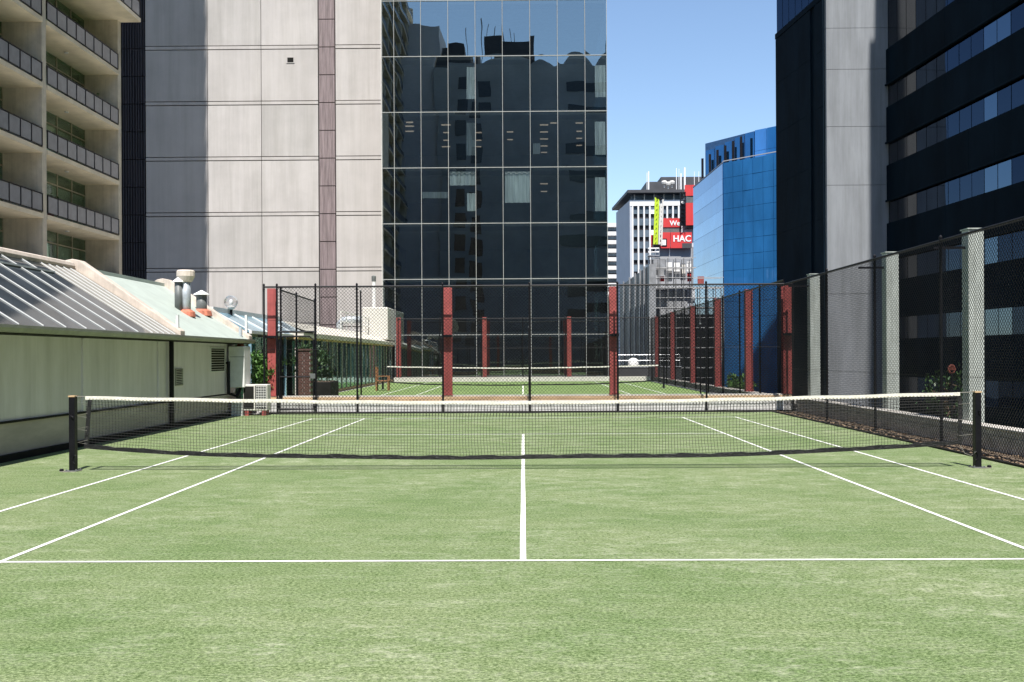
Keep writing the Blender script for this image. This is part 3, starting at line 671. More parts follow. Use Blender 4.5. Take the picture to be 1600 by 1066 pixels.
def tree(label, c, h, r, n, m):
    root = thing('tree', label, 'tree', (c[0], c[1], -4))
    q = MB(); q.tube([(c[0], c[1], -4), (c[0] + .1, c[1], -2), (c[0], c[1] + .1, c[2])], [.13, .10, .04], 7)
    for i in range(6):
        a = i * 1.05; q.tube([(c[0], c[1], c[2] - r * .8 + i * .15), (c[0] + r * .7 * math.cos(a), c[1] + r * .7 * math.sin(a), c[2] + r * (.1 + .1 * i))], [.045, .012], 5)
    q.build('trunk', M['twig'], root)
    b = MB(); cl = [Vector((random.gauss(0, .5), random.gauss(0, .5), random.gauss(0, .6))) * r for _ in range(26)]
    for i in range(n):
        p = Vector(c) + random.choice(cl) + Vector((random.gauss(0, 1), random.gauss(0, 1), random.gauss(0, 1))) * r * .2
        u = Vector((random.gauss(0, 1), random.gauss(0, 1), random.gauss(0, 1))).normalized(); t = u.cross(Vector((.3, .2, 1))).normalized(); s_ = random.uniform(.04, .08)
        b.add([p - u * s_, p + t * s_ * .45, p + u * s_, p - t * s_ * .45], [(0, 1, 2, 3)])
    b.build('crown', m, root)
tree('dark green tree growing beyond the right fence by the widest pale column', (9.9, 9.4, .55), 5, .5, 700, M['leafd'])

# small round red object of unknown use, on a stand, seen past the nearest pale column
p = WX(8.5, 1487, 577)
hr = thing('red_object', 'small round red-orange object seen through the fence by the nearest pale column', 'hose reel', (p.x, p.y, p.z))
q = MB()
for k in range(12):
    a0, a1 = k * math.pi / 6, (k + 1) * math.pi / 6
    q.tube([(p.x + .06 * math.cos(a0), p.y, p.z + .075 * math.sin(a0)), (p.x + .06 * math.cos(a1), p.y, p.z + .075 * math.sin(a1))], .025, 6)
q.lathe([(.05, -.02), (.06, .05)], (p.x, p.y, p.z), 10); q.build('coil', M['objectred'], hr); MB().tube([(p.x, p.y, -.5), (p.x, p.y, p.z)], .02, 6).build('stand', M['black'], hr)

# ------------------------------------------------------------------ glazed pavilion left of the far court
gx = -8.0; ga, gbb = 21.2, 47.0
gp_ = thing('glass_pavilion', 'long low pavilion with teal glass wall and cream roof left of the far court', 'building', (gx, 30, 0))
MB().box(gx - .3, gx + .06, ga, gbb, 0, .24).build('base', M['timber_tan'], gp_)
n = int((gbb - ga) / 1.1)
for i in range(n + 1):
    y = ga + (gbb - ga) * i / n; MB().box(gx - .03, gx + .035, y - .03, y + .03, .242, 2.24).build('mullion', M['mull'], gp_)
for i in range(n):
    y = ga + (gbb - ga) * i / n + .032; y2 = ga + (gbb - ga) * (i + 1) / n - .032
    tl = random.uniform(-.012, .012)
    MB().hexa([(gx - .006 - tl, y, .244), (gx + .004 - tl, y, .244), (gx + .004 + tl, y2, .244), (gx - .006 + tl, y2, .244)], [(gx - .006 - tl, y, 2.238), (gx + .004 - tl, y, 2.238), (gx + .004 + tl, y2, 2.238), (gx - .006 + tl, y2, 2.238)]).build('window_pane', M['tealglass'], gp_)
    if i % 5 != 2:
        cw0 = random.uniform(0, .4); MB().box(gx - .22, gx - .20, y + cw0, y + cw0 + random.uniform(.25, .55), .3, 2.2).build('curtain', M['sheer'], gp_)
MB().box(-13.5, gx - 3.2, ga, gbb, 0, 2.2).build('interior', M['officewall'], gp_)
MB().box(-13.5, gx + .12, ga - .2, gbb + .1, 2.242, 2.31).build('soffit', M['timber_tan'], gp_)
MB().box(-13.5, gx + .28, ga - .0, gbb + .15, 2.312, 2.47).build('fascia', M['cream'], gp_)
MB().hexa([(gx + .2, 24.1, 2.472), (gx + .2, gbb, 2.472), (-9.3, gbb, 2.95), (-9.3, 24.1, 2.95)], [(gx + .2, 24.1, 2.50), (gx + .2, gbb, 2.50), (-9.3, gbb, 3.02), (-9.3, 24.1, 3.02)]).build('roof', M['cream'], gp_)
MB().box(-13.5, -9.31, ga, gbb, 2.472, 3.02).build('upper_roof', M['cream'], gp_)
# blue skylights nearer the gate
sk = thing('skylight_roof', 'blue glazed lean-to roof behind the gate beside the globe lamp', 'roof', (-9.5, 17, 0))
MB().hexa([(-8.1, 15.6, 2.33), (-8.1, 24, 2.33), (-9.2, 24, 2.94), (-9.2, 15.6, 2.94)], [(-8.1, 15.6, 2.39), (-8.1, 24, 2.39), (-9.2, 24, 3.0), (-9.2, 15.6, 3.0)]).build('glazing', M['bluesky'], sk)
for i in range(5):
    y = 15.65 + i * 2.08; MB().bar((-8.08, y, 2.40), (-9.2, y, 3.01), .03, .03).build('glazing_bar', M['white'], sk)
MB().bar((-9.22, 15.5, 3.05), (-9.22, 24.1, 3.05), .12, .14).build('ridge', M['white'], sk)
MB().bar((-8.06, 15.5, 2.36), (-8.06, 21, 2.36), .08, .09).build('eave', M['white'], sk)
MB().box(-12, -9.3, 15.6, 21.1, 0, 2.95).build('rear_block', M['cream'], sk)
q = MB()
for y in (15.7, 17.9, 20.1): q.box(-8.16, -8.08, y - .04, y + .04, 0, 2.3)
q.build('posts', M['bluesky'], sk)
MB().box(-8.4, -8.36, 15.7, 20.1, .1, 2.25).build('wall', M['tealglass'], sk)

bp = thing('brick_pillar', 'brown brick pillar behind the gate with a shrub beside it', 'pillar', (-6.6, 17.5, .1))
q = MB()
for k in range(20):
    for i in range(2):
        o_ = .5 * (k % 2); x0 = -7.15 + (i - o_ * .5) * .23 + .06; q.box(max(-7.12, x0), min(-6.66, x0 + .22), 17.3, 17.7, .1 + k * .086, .1 + k * .086 + .076)
q.build('bricks', M['brick'], bp); MB().box(-7.10, -6.68, 17.31, 17.69, .1, 1.81).build('mortar', M['conc'], bp)
MB().box(-7.15, -6.63, 17.27, 17.73, 1.82, 1.87).build('cap', M['brick'], bp)
# planter behind the gate
pl = thing('planter_box', 'dark planter box standing behind the gate', 'planter', (-6.3, 18.4, .1))
bevel(MB().box(-7.3, -6.2, 18.2, 19.6, .1, .8).build('box', M['trimdark'], pl), .02); MB().box(-7.25, -6.25, 18.25, 19.55, .802, .82).build('soil', M['litter'], pl)

# bench and chair on the far court
p = WY(24.5, 497, 612)
bn = thing('bench', 'low brown timber bench by the teal glass wall beyond the gate', 'bench', (p.x, 24.5, DZ))
X = p.x
for i in range(4): MB().box(X - .62, X + .62, 24.33 + i * .105, 24.33 + i * .105 + .085, DZ + .41, DZ + .445).build('seat_slat', M['wood'], bn)
for sx in (-.52, .46):
    for sy in (24.35, 24.66): MB().box(X + sx, X + sx + .06, sy, sy + .06, DZ, DZ + .405).build('leg', M['wood'], bn)
MB().box(X - .46, X + .46, 24.5, 24.54, DZ + .34, DZ + .40).build('apron', M['wood'], bn)
p = WY(30.0, 598, 606)
ch = thing('chair', 'brown timber chair with a slatted back left of the far net', 'chair', (p.x, 30, DZ)); X = p.x
for sx in (-.28, .24):
    for sy in (29.75, 30.2): MB().box(X + sx, X + sx + .05, sy, sy + .05, DZ, DZ + (1.02 if sx < 0 else .62)).build('leg', M['wood'], ch)
MB().box(X - .28, X + .29, 29.74, 30.26, DZ + .42, DZ + .455).build('seat', M['wood'], ch)
q = MB()
for i in range(5): q.box(X - .285, X - .255, 29.81 + i * .085, 29.86 + i * .085, DZ + .46, DZ + 1.0)
q.box(X - .29, X - .25, 29.76, 30.25, DZ + 1.0, DZ + 1.06); q.build('backrest', M['wood'], ch)
for sy in (29.74, 30.2): MB().box(X - .28, X + .3, sy, sy + .06, DZ + .622, DZ + .655).build('armrest', M['wood'], ch)

# roof plant and rails on the glass pavilion
def rail(name, label, pts, h, m, r=.025):
    root = thing(name, label, 'handrail', pts[0]); q = MB(); pts = [Vector(p) for p in pts]
    for k in (.5, 1): MB().tube([p + Vector((0, 0, h * k)) for p in pts], r, 6).build('rail', m, root)
    for a, b_ in zip(pts[:-1], pts[1:]):
        n_ = max(1, int((b_ - a).length / 1.5))
        for i in range(n_ + 1): p = a.lerp(b_, i / n_); MB().tube([p, p + Vector((0, 0, h))], r, 6).build('upright', m, root)
    return root
ph = thing('roof_plant', 'pale boxy plant enclosure with a curved vent on the cream pavilion roof', 'plant room', (-11, 44, 2.8))
a = WY(44, 566, 525); c = WY(44, 606, 480)
bevel(MB().box(a.x, c.x, 44, 47, 2.6, c.z).build('enclosure', M['offwhite'], ph), .05)
MB().tube([(c.x - 2.9, 44.6, 3.0), (c.x - 2.9, 44.6, 3.55), (c.x - 2.75, 44.6, 3.75), (c.x - 2.5, 44.6, 3.8), (a.x, 44.6, 3.8)], .2, 10).build('duct', M['zinc'], ph, True)
rail('handrail', 'white pipe handrail sloping along the cream pavilion roof', [(-8.9, 35, 2.86), (-8.9, 46, 2.86)], 1.0, M['white'])
for px, yt, yb, Y, nm in ((584, 432, 490, 46, 'slim pale vent pipe with dark top above the roof plant'),):
    p = WY(Y, px, yt)
    vp = thing('vent_pipe', nm, 'pipe', (p.x, Y, 2.5)); MB().tube([(p.x, Y, 2.3), (p.x, Y, p.z)], .11, 10).build('pipe', M['white'] if px < 600 else M['offwhite'], vp)
    MB().lathe([(.13, -.3), (.14, 0), (.05, .06)], (p.x, Y, p.z), 10).build('cap', M['greymetal'] if px < 600 else M['offwhite'], vp)

# ------------------------------------------------------------------ grey panelled building
GY = 55.0
gb_ = thing('office_building', 'grey panelled windowless office tower with a purple ribbed strip, half in shade', 'building', (-19, GY, -4))
gz = lambda py: WY(GY, 325, py).z
floors = []; z = gz(422) - 5 * (gz(335) - gz(422)); st = (gz(75) - gz(422)) / 4
gxs = [WY(GY, px, 300).x for px in (228, 325, 409, 498)]; g2 = [WY(GY, px, 300).x for px in (525, 597)]
MB().box(-31, -8.75, GY + .25, GY + 22, -4, 56).build('core', M['joint'], gb_)
q = MB(); k = -3
segs = list(zip(gxs[:-1], gxs[1:])) + [(g2[0], -8.8)]
for x0, x1 in segs:
    for k in range(-3, 12):
        za = gz(422) + k * st
        if za + st < -4: continue
        MB().box(x0 + .02, x1 - .02, GY + random.uniform(-.006, .006), GY + .24, za + .16, za + st - .16).build('wall_panel', M[random.choice(('greypanel', 'greypanel', 'greypanelb', 'greypanelc'))], gb_)
        MB().box(x0 + .02, x1 - .02, GY - .02, GY + .24, za - .10, za + .10).build('joint_band', M['greypanel'], gb_)
q = MB(); pz = []
for k in range(-4, 26):
    za = gz(422) + k * st / 2; q.box(gxs[3] + .06, g2[0] - .06, GY + .03, GY + .249, za + .03, za + st / 2 - .03)
    for i in range(9):
        x = gxs[3] + .12 + i * (g2[0] - gxs[3] - .24) / 8; q.box(x - .022, x + .022, GY - .01, GY + .029, za + .03, za + st / 2 - .03)
q.build('ribbed_strip', M['ribpurple'], gb_)
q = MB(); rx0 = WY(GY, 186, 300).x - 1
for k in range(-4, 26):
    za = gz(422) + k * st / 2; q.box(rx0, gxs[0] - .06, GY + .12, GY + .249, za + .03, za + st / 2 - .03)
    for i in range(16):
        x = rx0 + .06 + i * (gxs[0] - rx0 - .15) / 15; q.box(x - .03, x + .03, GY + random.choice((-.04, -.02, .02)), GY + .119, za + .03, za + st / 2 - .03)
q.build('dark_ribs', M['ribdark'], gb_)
p = WY(GY, 454, 94)
vf = MB().box(p.x - .28, p.x + .28, GY - .04, GY - .003, p.z - .22, p.z + .22).build('vent', M['greypanel'], gb_)
MB().box(p.x - .21, p.x + .21, GY - .05, GY - .041, p.z - .16, p.z + .16).build('opening', M['trimdark'], vf)

# ------------------------------------------------------------------ dark glass tower
TY = 48.0; TX0, TX1 = WY(TY, 597.5, 300).x, WY(TY, 949, 300).x
tw = thing('glass_tower', 'dark mirror glass office tower with pale thin mullions at the end of the far court', 'building', (-1.5, TY, -4))
tz0 = WY(TY, 600, 437).z; tst = (WY(TY, 600, 89).z - tz0) / 4
cols = [WY(TY, px, 300).x for px in (597.5, 616.5, 658.5, 701, 743.5, 786, 829, 872, 915, 949)]
rows = [tz0 + k * tst for k in range(-3, 11)]
for j in range(len(rows) - 1):
    for i in range(len(cols) - 1):
        x0, x1, za, zb = cols[i] + .022, cols[i + 1] - .022, rows[j] + .03, rows[j + 1] - .03
        if rows[j] > 23.8: continue
        tx, tz = random.gauss(0, .0032), random.gauss(0, .0028)       # panes never sit quite true
        yy = lambda x, z: TY + .03 + (x - (x0 + x1) / 2) * tx + (z - (za + zb) / 2) * tz
        c = [(x0, za), (x1, za), (x1, zb), (x0, zb)]
        MB().add([(x, yy(x, z), z) for x, z in c], [(0, 1, 2, 3)]).build('window_pane', M['mirror'], tw)
zc = [r for r in rows if r < 24][-1]; ztop = rows[-1]
MB().add([(TX0, TY + .03, zc + tst + .0), (TX1, TY + .03, zc + tst), (TX1, TY + .03, ztop), (TX0, TY + .03, ztop)], [(0, 1, 2, 3)]).build('upper_glazing', M['mirror'], tw)
for x in cols: MB().box(x - .013, x + .013, TY - .03, TY + .028, rows[0], ztop).build('mullion', M['tmull'], tw)
for z in rows: MB().box(TX0 + .002, TX1 - .002, TY - .022, TY + .027, z - .018, z + .018).build('transom', M['tmull'], tw)
MB().box(TX0 - .06, TX0 - .021, TY - .035, TY + .35, rows[0], ztop).build('edge_trim', M['offwhite'], tw)
q = MB()
for z in rows[:-1]: q.box(TX0, TX1 - .05, TY + .25, TY + 12, z - .16, z + .16)
q.build('floor_slabs', M['slab'], tw)
q = MB()
for z in rows[1:]: q.box(TX0, TX1 - .05, TY + .5, TY + 11.5, z - .42, z - .40)
q.build('ceilings', M['ceil'], tw)
MB().box(TX0, TX1, TY + 12, TY + 13, -4, ztop).build('core_wall', M['slab'], tw)
MB().box(TX0 - .02, TX0 + .01, TY + .36, TY + 12, -4, ztop).build('left_wall', M['greypanel'], tw)
MB().box(TX1 - .04, TX1 - .01, TY + .1, TY + 12, -4, ztop).build('right_wall', M['mirror'], tw)
MB().box(TX0, TX1, TY + .1, TY + 13, ztop, ztop + .4).build('roof', M['slab'], tw)
# lit ceiling strips and blinds seen inside
for (px, ys) in ((640, (186, 191, 197, 205)), (697, (185, 195, 207, 219, 229)), (748, (207, 219, 229)), (797, (206, 218)), (850, (195, 206, 217, 228, 238)), (865, (182, 192)), (905, (184, 192, 205, 216, 227)), (850, (269, 287, 299)), (905, (269,))):
    for k, yy in enumerate(ys):
        zl = [r for r in rows if r > WY(TY, px, yy).z][0] - .43
        d0 = _ray(px, yy); t = (zl - CZ) / d0.z; P0 = Vector((CX, CY, CZ)) + d0 * t
        if P0.y > TY + 11 or P0.y < TY + .6: continue
        w_ = random.uniform(.35, .6); MB().box(P0.x - w_ / 2, P0.x + w_ / 2, P0.y - .12, P0.y + .12, zl - .03, zl - .002).build('ceiling_light', M['lamp'], tw)
def blind(px0, px1, py0, py1, dy=.22):
    a = WY(TY + dy, px0, py1); c = WY(TY + dy, px1, py0); q = MB(); n = 16; vs = []
    for i in range(n + 1):
        x = a.x + (c.x - a.x) * i / n; yo = TY + dy + .05 * math.sin(i * 1.9) * random.uniform(.5, 1); vs += [(x, yo, a.z), (x + random.uniform(-.02, .02), yo, c.z)]
    q.add(vs, [(2 * i, 2 * i + 2, 2 * i + 3, 2 * i + 1) for i in range(n)]).build('blind', M['blind'], tw)
blind(789, 828, 268, 317); blind(703, 743, 268, 290); blind(730, 743, 302, 330); blind(729, 743, 105, 155); blind(729, 743, 192, 243); blind(930, 946, 102, 152); blind(930, 946, 190, 242); blind(930, 946, 277, 330); blind(833, 844, 224, 241); blind(660, 700, 300, 310)

# ------------------------------------------------------------------ apartments on the left
AX = -21.04
def apartments(name, label, Xf, bays, z_levels, recess, detail, projecting_from=99):
    """facade facing +X; bays list of (y0,y1); slabs at z levels"""
    root = thing(name, label, 'building', (Xf, bays[0][0], -4), 'balcony apartment towers on the left')
    ya, yb = bays[0][0], bays[-1][1]; zt = z_levels[-1] + 2.9
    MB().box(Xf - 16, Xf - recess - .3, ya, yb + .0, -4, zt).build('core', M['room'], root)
    q = MB()
    for (y0, y1) in bays: q.box(Xf - recess - .28, Xf + .0, y1 - .2, y1 + .2, -4, zt)
    q.box(Xf - recess - .28, Xf, ya - .2, ya + .2, -4, zt)
    q.build('piers', M['beige'], root)
    MB().box(Xf - 16, Xf - recess - .281, yb, yb + .21, -4, zt).build('end_wall', M['beige'], root)
    for k, z in enumerate(z_levels):
        pr = 1.0 if k >= projecting_from else 0
        for j, (y0, y1) in enumerate(bays):
            e = .25 if pr and j == len(bays) - 1 else 0
            MB().box(Xf - recess - .25, Xf + .06 + pr, y0 + .201, y1 - .201 + (0), z, z + .2).build('slab', M['soffit'], root) if not pr else MB().box(Xf + .001, Xf + .06 + pr, y0 - .2, y1 + .2, z, z + .2).box(Xf - recess - .25, Xf, y0 + .201, y1 - .201, z, z + .2).build('slab', M['soffit'], root)
            # railing
            xr = Xf + .02 + pr; rb = MB(); n = 8; yA, yB = (y0 + .22, y1 - .22) if not pr else (y0 - .18, y1 + .18)
            rb.box(xr - .025, xr + .025, yA, yB, z + 1.05, z + 1.09).box(xr - .02, xr + .02, yA, yB, z + .27, z + .30)
            for i in range(n + 1):
                y = yA + .03 + (yB - yA - .06) * i / n; rb.box(xr - .024, xr + .024, y - .025, y + .025, z + .3, z + 1.05)
            if pr:
                rb.box(Xf, xr - .03, yB - .03, yB, z + 1.05, z + 1.09)
            rl = rb.build('balustrade', M['black'], root)
            pn = MB()
            for i in range(n):
                y = yA + .06 + (yB - yA - .06) * i / n; pn.box(xr - .012, xr + .004, y + .02, y + (yB - yA) / n - .07, z + .32, z + 1.03)
            pn.build('panel', M['railpanel'], rl)
            if k >= len(z_levels) - 1: continue
            h = z_levels[k + 1] - z
            # glazed wall behind the balcony
            xw = Xf - recess; fr_ = MB(); nn = 5
            ys = [y0 + .21 + (y1 - y0 - .42) * i / nn for i in range(nn + 1)]
            for y in ys: fr_.box(xw - .03, xw + .03, y - .035, y + .035, z + .2, z + h)
            for y, y2 in zip(ys[:-1], ys[1:]): fr_.box(xw - .028, xw + .028, y + .036, y2 - .036, z + h - .6, z + h - .54).box(xw - .028, xw + .028, y + .036, y2 - .036, z + .2, z + .27)
            wf = fr_.build('window', M['aptframe'], root)
            MB().box(xw - .008, xw + .004, y0 + .25, y1 - .25, z + .28, z + h - .02).build('pane', M['aptglass'], wf)
            if detail:
                for i in range(nn):
                    if random.random() < .93: MB().box(xw - .16, xw - .12, ys[i] + .02, ys[i + 1] - random.choice((.02, .02, .45)), z + .22, z + h - .62).build('curtain', M['curtain'], wf)
                MB().lathe([(.10, -.05), (.10, -.002)], (Xf - .9, (y0 + y1) / 2, z + h), 10).build('balcony_light', M['white'], root)
    return root
lv = [7.77 + 2.87 * k for k in range(-4, 27)]
apartments('apartment_building', 'beige apartment block with stacked balconies and dark balustrades at the left edge', AX, [(13.6, 21.8), (21.8, 29.95), (29.95, 38.3)], lv, 1.75, True, projecting_from=8)
apartments('apartment_building', 'white balconied tower behind the viewer, mirrored in the left of the dark glass tower', -21.0, [(-78, -69), (-69, -60), (-60, -51), (-51, -42)], [-.5 + 3.1 * k for k in range(0, 22)], 1.3, False)

for (y, k, lab) in ((31.6, 4, 'small green potted plant on a lower balcony of the beige apartments'), (36.2, 6, 'small potted plant by the far end of an upper balcony of the beige apartments')):
    z = lv[k] + .2; pp = thing('potted_plant', lab, 'plant', (AX - .5, y, z))
    MB().lathe([(.11, 0), (.16, .3), (.17, .32), (.14, .33)], (AX - .5, y, z), 12).build('pot', M['redbase'], pp)
    b = MB()
    for i in range(160):
        p = Vector((AX - .5 + random.gauss(0, .16), y + random.gauss(0, .18), z + .75 + random.gauss(0, .22))); u = Vector((random.gauss(0, 1), random.gauss(0, 1), random.gauss(0, 1))).normalized() * .10; t = u.cross(Vector((.2, .3, 1))) * .5
        b.add([p - u, p + t, p + u, p - t], [(0, 1, 2, 3)])
    b.build('foliage', M['leaf'], pp); MB().tube([(AX - .5, y, z + .3), (AX - .5, y, z + .8)], .012, 5).build('stem', M['twig'], pp)

# buildings behind the camera that the glass mirrors
bk = thing('office_building', 'shaded grey building behind the viewer, mirrored with curved parapets in the dark glass tower', 'building', (0, -70, -4))
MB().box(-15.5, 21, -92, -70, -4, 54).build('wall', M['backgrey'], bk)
def arch(x0, x1, z, h, y0, y1):
    pts = [(x0, y0, z)] + [(x0 + (x1 - x0) * i / 12, y0, z + h * math.sin(math.pi * i / 12)) for i in range(1, 12)] + [(x1, y0, z)]
    return MB().extr(pts, (0, y1 - y0, 0))
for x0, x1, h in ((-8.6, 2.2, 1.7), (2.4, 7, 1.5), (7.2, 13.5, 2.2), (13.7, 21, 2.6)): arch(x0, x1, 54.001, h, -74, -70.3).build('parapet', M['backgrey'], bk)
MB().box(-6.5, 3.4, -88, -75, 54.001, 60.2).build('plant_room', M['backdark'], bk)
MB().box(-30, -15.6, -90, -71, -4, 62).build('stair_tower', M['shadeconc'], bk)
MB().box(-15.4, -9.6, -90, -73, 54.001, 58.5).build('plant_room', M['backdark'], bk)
q = MB()
for x in (-7, -6, -4.5, -3.2, -2.4, -9, 16, 17): q.tube([(x, -76, 54), (x, -76, 60.2 + random.uniform(1.5, 3.5))], .07, 5)
q.build('antennas', M['greymetal'], bk)
q = MB()
for k in range(12):
    z = 5 + k * 4
    q.box(-11.8, -10.0, -69.95, -69.9, z, z + 2.6).box(-9.2, -7.2, -69.95, -69.9, z - .8, z + 2.0)
    if k % 3: q.box(8, 19, -69.95, -69.9, z, z + 1.8)
q.build('windows', M['darkglass2'], bk)
sc = thing('shade_canopy', 'cream curved canopy on a mast beside the viewer, mirrored low in the dark glass tower', 'canopy', (-8.6, -5.8, 0))
MB().extr([(-9.9, -5.8, 4.3), (-9.6, -5.8, 3.9), (-8.4, -5.8, 3.75), (-7.7, -5.8, 3.85), (-7.4, -5.8, 4.5), (-7.5, -5.8, 5.3), (-8.0, -5.8, 5.75), (-9.8, -5.8, 5.75)], (0, -.25, 0)).build('canopy', M['canopy'], sc)
MB().tube([(-8.3, -5.9, 2.2), (-8.3, -5.9, 4.0)], .08, 8).build('mast', M['offwhite'], sc)

# ------------------------------------------------------------------ dark building on the right
db = thing('office_tower', 'black clad office tower with ribbon windows and a sunlit grey concrete pier at the right', 'building', (25, 45, -4))
PY = 49.5; c0 = WY(PY, 1290, 300).x; c1 = WY(PY, 1385.5, 300).x
HT = 52.0; fx = .060                      # the facade drifts to the right as it comes nearer
fac = lambda y: c1 + fx * (PY - y)
YN = -46.0  # unseen length past the camera, added to block sky light
MB().prism([(c1 + .01, PY - .02), (fac(YN) + .01, YN), (fac(YN) + 26, YN), (c1 + 26, PY - .02)], -4, HT).build('core', M['darkclad'], db)
lx = lambda y: c0 - .11 * (y - PY)
yb = PY + 8.3
MB().prism([(c0, PY), (c1 + 26, PY), (c1 + 26, yb), (lx(yb), yb)], -4, 31).build('tower_block', M['darkclad2'], db)
q = MB(); zz = -4; hs = [5.6, 4.4, 5.2, 3.9, 5.2, 4.4, 5.0, 4.6, 4.6, 5, 5, 5, 5]
pr_ = [a for a in (-4, WY(PY, 1300, 460).z, WY(PY, 1300, 291).z, WY(PY, 1300, 200).z, WY(PY, 1300, 111).z, WY(PY, 1300, 47).z, 26, 31)]
for a, c in zip(pr_[:-1], pr_[1:]): q.box(c0 - .02, c1 + .0, PY - .35, PY - .002, a + .012, c - .012)
q.build('concrete_pier', M['pierconc'], db)
# left face: glazing at the top, dark slot
zw = WY(PY + 7.5, 1222, 50).z
def on_left(ya, yb_, za, zb_, off, th):
    return [(lx(ya) - off, ya, za), (lx(ya) - off - th, ya, za), (lx(yb_) - off - th, yb_, za), (lx(yb_) - off, yb_, za)], [(lx(ya) - off, ya, zb_), (lx(ya) - off - th, ya, zb_), (lx(yb_) - off - th, yb_, zb_), (lx(yb_) - off, yb_, zb_)]
q = MB(); a_ = -4.0
while a_ < zw - .4:
    c_ = min(a_ + 3.55, zw - .3)
    for u0_, u1_ in ((PY + .05, PY + 1.4), (PY + 2.1, PY + 4.1), (PY + 4.115, PY + 6.1), (PY + 6.115, yb)): q.hexa(*on_left(u0_, u1_, a_, c_ - .015, .002, .10 + random.uniform(0, .006)))
    a_ = c_
q.build('side_cladding', M['darkclad2'], db)
for i in range(7):
    ya = PY + .1 + i * 1.16; q = MB().hexa(*on_left(ya, ya + 1.09, zw + .1, zw + 3.4, .01, .05)); q.build('window_pane', M['darkglass'], db)
q = MB().hexa(*on_left(PY + .05, yb, zw - .29, zw + .08, .002, .14)); q.hexa(*on_left(PY + .05, yb, zw + 3.42, zw + 4.5, .002, .14)); q.build('sill', M['darkclad'], db)
# ribbon windows on the long face
zb0 = WY(PY, 1386, 261).z; fst = (WY(PY, 1386, 171).z - WY(PY, 1386, 261).z); hw = 1.38
def on_face(ya, yb_, za, zb_, off, th):
    return [(fac(ya) - off, ya, za), (fac(ya) - off - th, ya, za), (fac(yb_) - off - th, yb_, za), (fac(yb_) - off, yb_, za)], [(fac(ya) - off, ya, zb_), (fac(ya) - off - th, ya, zb_), (fac(yb_) - off - th, yb_, zb_), (fac(yb_) - off, yb_, zb_)]
bands = [(zb0 + k * fst, zb0 + k * fst + hw) for k in (-4, -3, -2, -1, 0, 1)]
bands += [(zb0 + 2 * fst, zb0 + 2 * fst + 9)]
edges = [-3.9] + [e for b_ in bands for e in b_] + [HT]
YC = 31.5                                  # end fin by the frame edge
q = MB()
for a, c in zip(edges[0::2], edges[1::2]):
    q = MB(); y_ = PY - .4
    while y_ > YN:
        y2_ = max(YN, y_ - 2.56); q.hexa(*on_face(y2_ + .012, y_, a, c, .012, .16 + random.uniform(0, .006))); y_ = y2_
    q.build('spandrel', M['darkclad'], db)
for bi, (za, zb_) in enumerate(bands):
    y = PY - .45; i = 0
    while y > 14:
        wd = 1.28; dark = i < 3
        pm = M['darkglass2'] if dark else M['darkglass'] if i < 9 else M['darkglassc'] if i < 10 + bi % 2 else M[random.choice(('darkglassb', 'darkglassb', 'darkglass'))]  # bright and deep panes placed to imitate differing reflections of sky and buildings
        p_ = MB().hexa(*on_face(y - wd + .03, y - .03, za + .02, zb_ - .02, .013, .03 + random.uniform(0, .006))).build('window_pane', pm, db) if i < 13 else None
        if i >= 13: break
        y -= wd; i += 1
    MB().hexa(*on_face(YN, y - .03, za + .02, zb_ - .02, .013, .03)).build('window_pane', M['darkglassb'], db)
q = MB(); q.hexa(*on_face(YC - 1.2, YC, -4, HT, .17, .30)); q.build('fin', M['darkclad2'], db)
q = MB()
for (za, zb_) in bands: q.hexa(*on_face(YN, PY - .42, zb_ - .03, zb_ + .07, .171, .10))
q.build('hood', M['darkclad2'], db)

# ------------------------------------------------------------------ blue glass building
bl = thing('glass_building', 'bright blue mirror glass office building with a set back upper storey', 'building', (20, 85, -4))
BD = 95 + CY; k0 = WY(BD, 1130.5, 300).x; ztp = WY(BD, 1130.5, 255).z
u1 = Vector((.67, -.74)); u2 = Vector((-.03, 1))
C0 = Vector((k0, BD)); A1 = C0 + u1 * 17; A2 = C0 + u2 * 14
MB().prism([tuple(C0 + Vector((.1, .05))), tuple(A1 + Vector((.1, .1))), (A1.x + 16, A1.y + 30), (A2.x, A2.y)], -4, ztp - .05).build('body', M['bluefacet'], bl)
n1 = Vector((-.74, -.67)); n2 = Vector((-1, -.03))
def facet(o_, u, n_, a, b_, za, zb_, th):
    p0, p1 = o_ + u * a, o_ + u * b_; e = n_ * th
    return [(p0.x, p0.y, za), (p1.x, p1.y, za), (p1.x + e.x, p1.y + e.y, za), (p0.x + e.x, p0.y + e.y, za)], [(p0.x, p0.y, zb_), (p1.x, p1.y, zb_), (p1.x + e.x, p1.y + e.y, zb_), (p0.x + e.x, p0.y + e.y, zb_)]
fl = 1.45; n_f = int((ztp + 4) / fl)
for j in range(n_f):
    for i in range(11):
        if i > 8: continue
        za, zb_ = ztp - (j + 1) * fl + .012, ztp - j * fl - .012
        MB().hexa(*facet(C0, u1, n1, .04 + i * 1.1, 1.1 + i * 1.1 - .012, za, zb_, .06 + random.uniform(0, .02))).build('window_pane', M['blueglass'], bl) if (j < 10) else None
MB().hexa(*facet(C0, u1, n1, .04, 10, -4, ztp - 10 * fl - .02, .06)).build('lower_glazing', M['blueglass'], bl)
MB().hexa(*facet(C0, u1, n1, 10, 17, -4, ztp, .055)).build('end_glazing', M['blueglass'], bl)
for j in range(14):
    za, zb_ = ztp - (j + 1) * fl + .01, ztp - j * fl - .01
    MB().hexa(*facet(C0, u2, n2, .08, 14, za, zb_, .06 + .012 * (j % 2))).build('side_band', M['bluelight'] if j in (1, 3) else M['bluefacet'], bl)
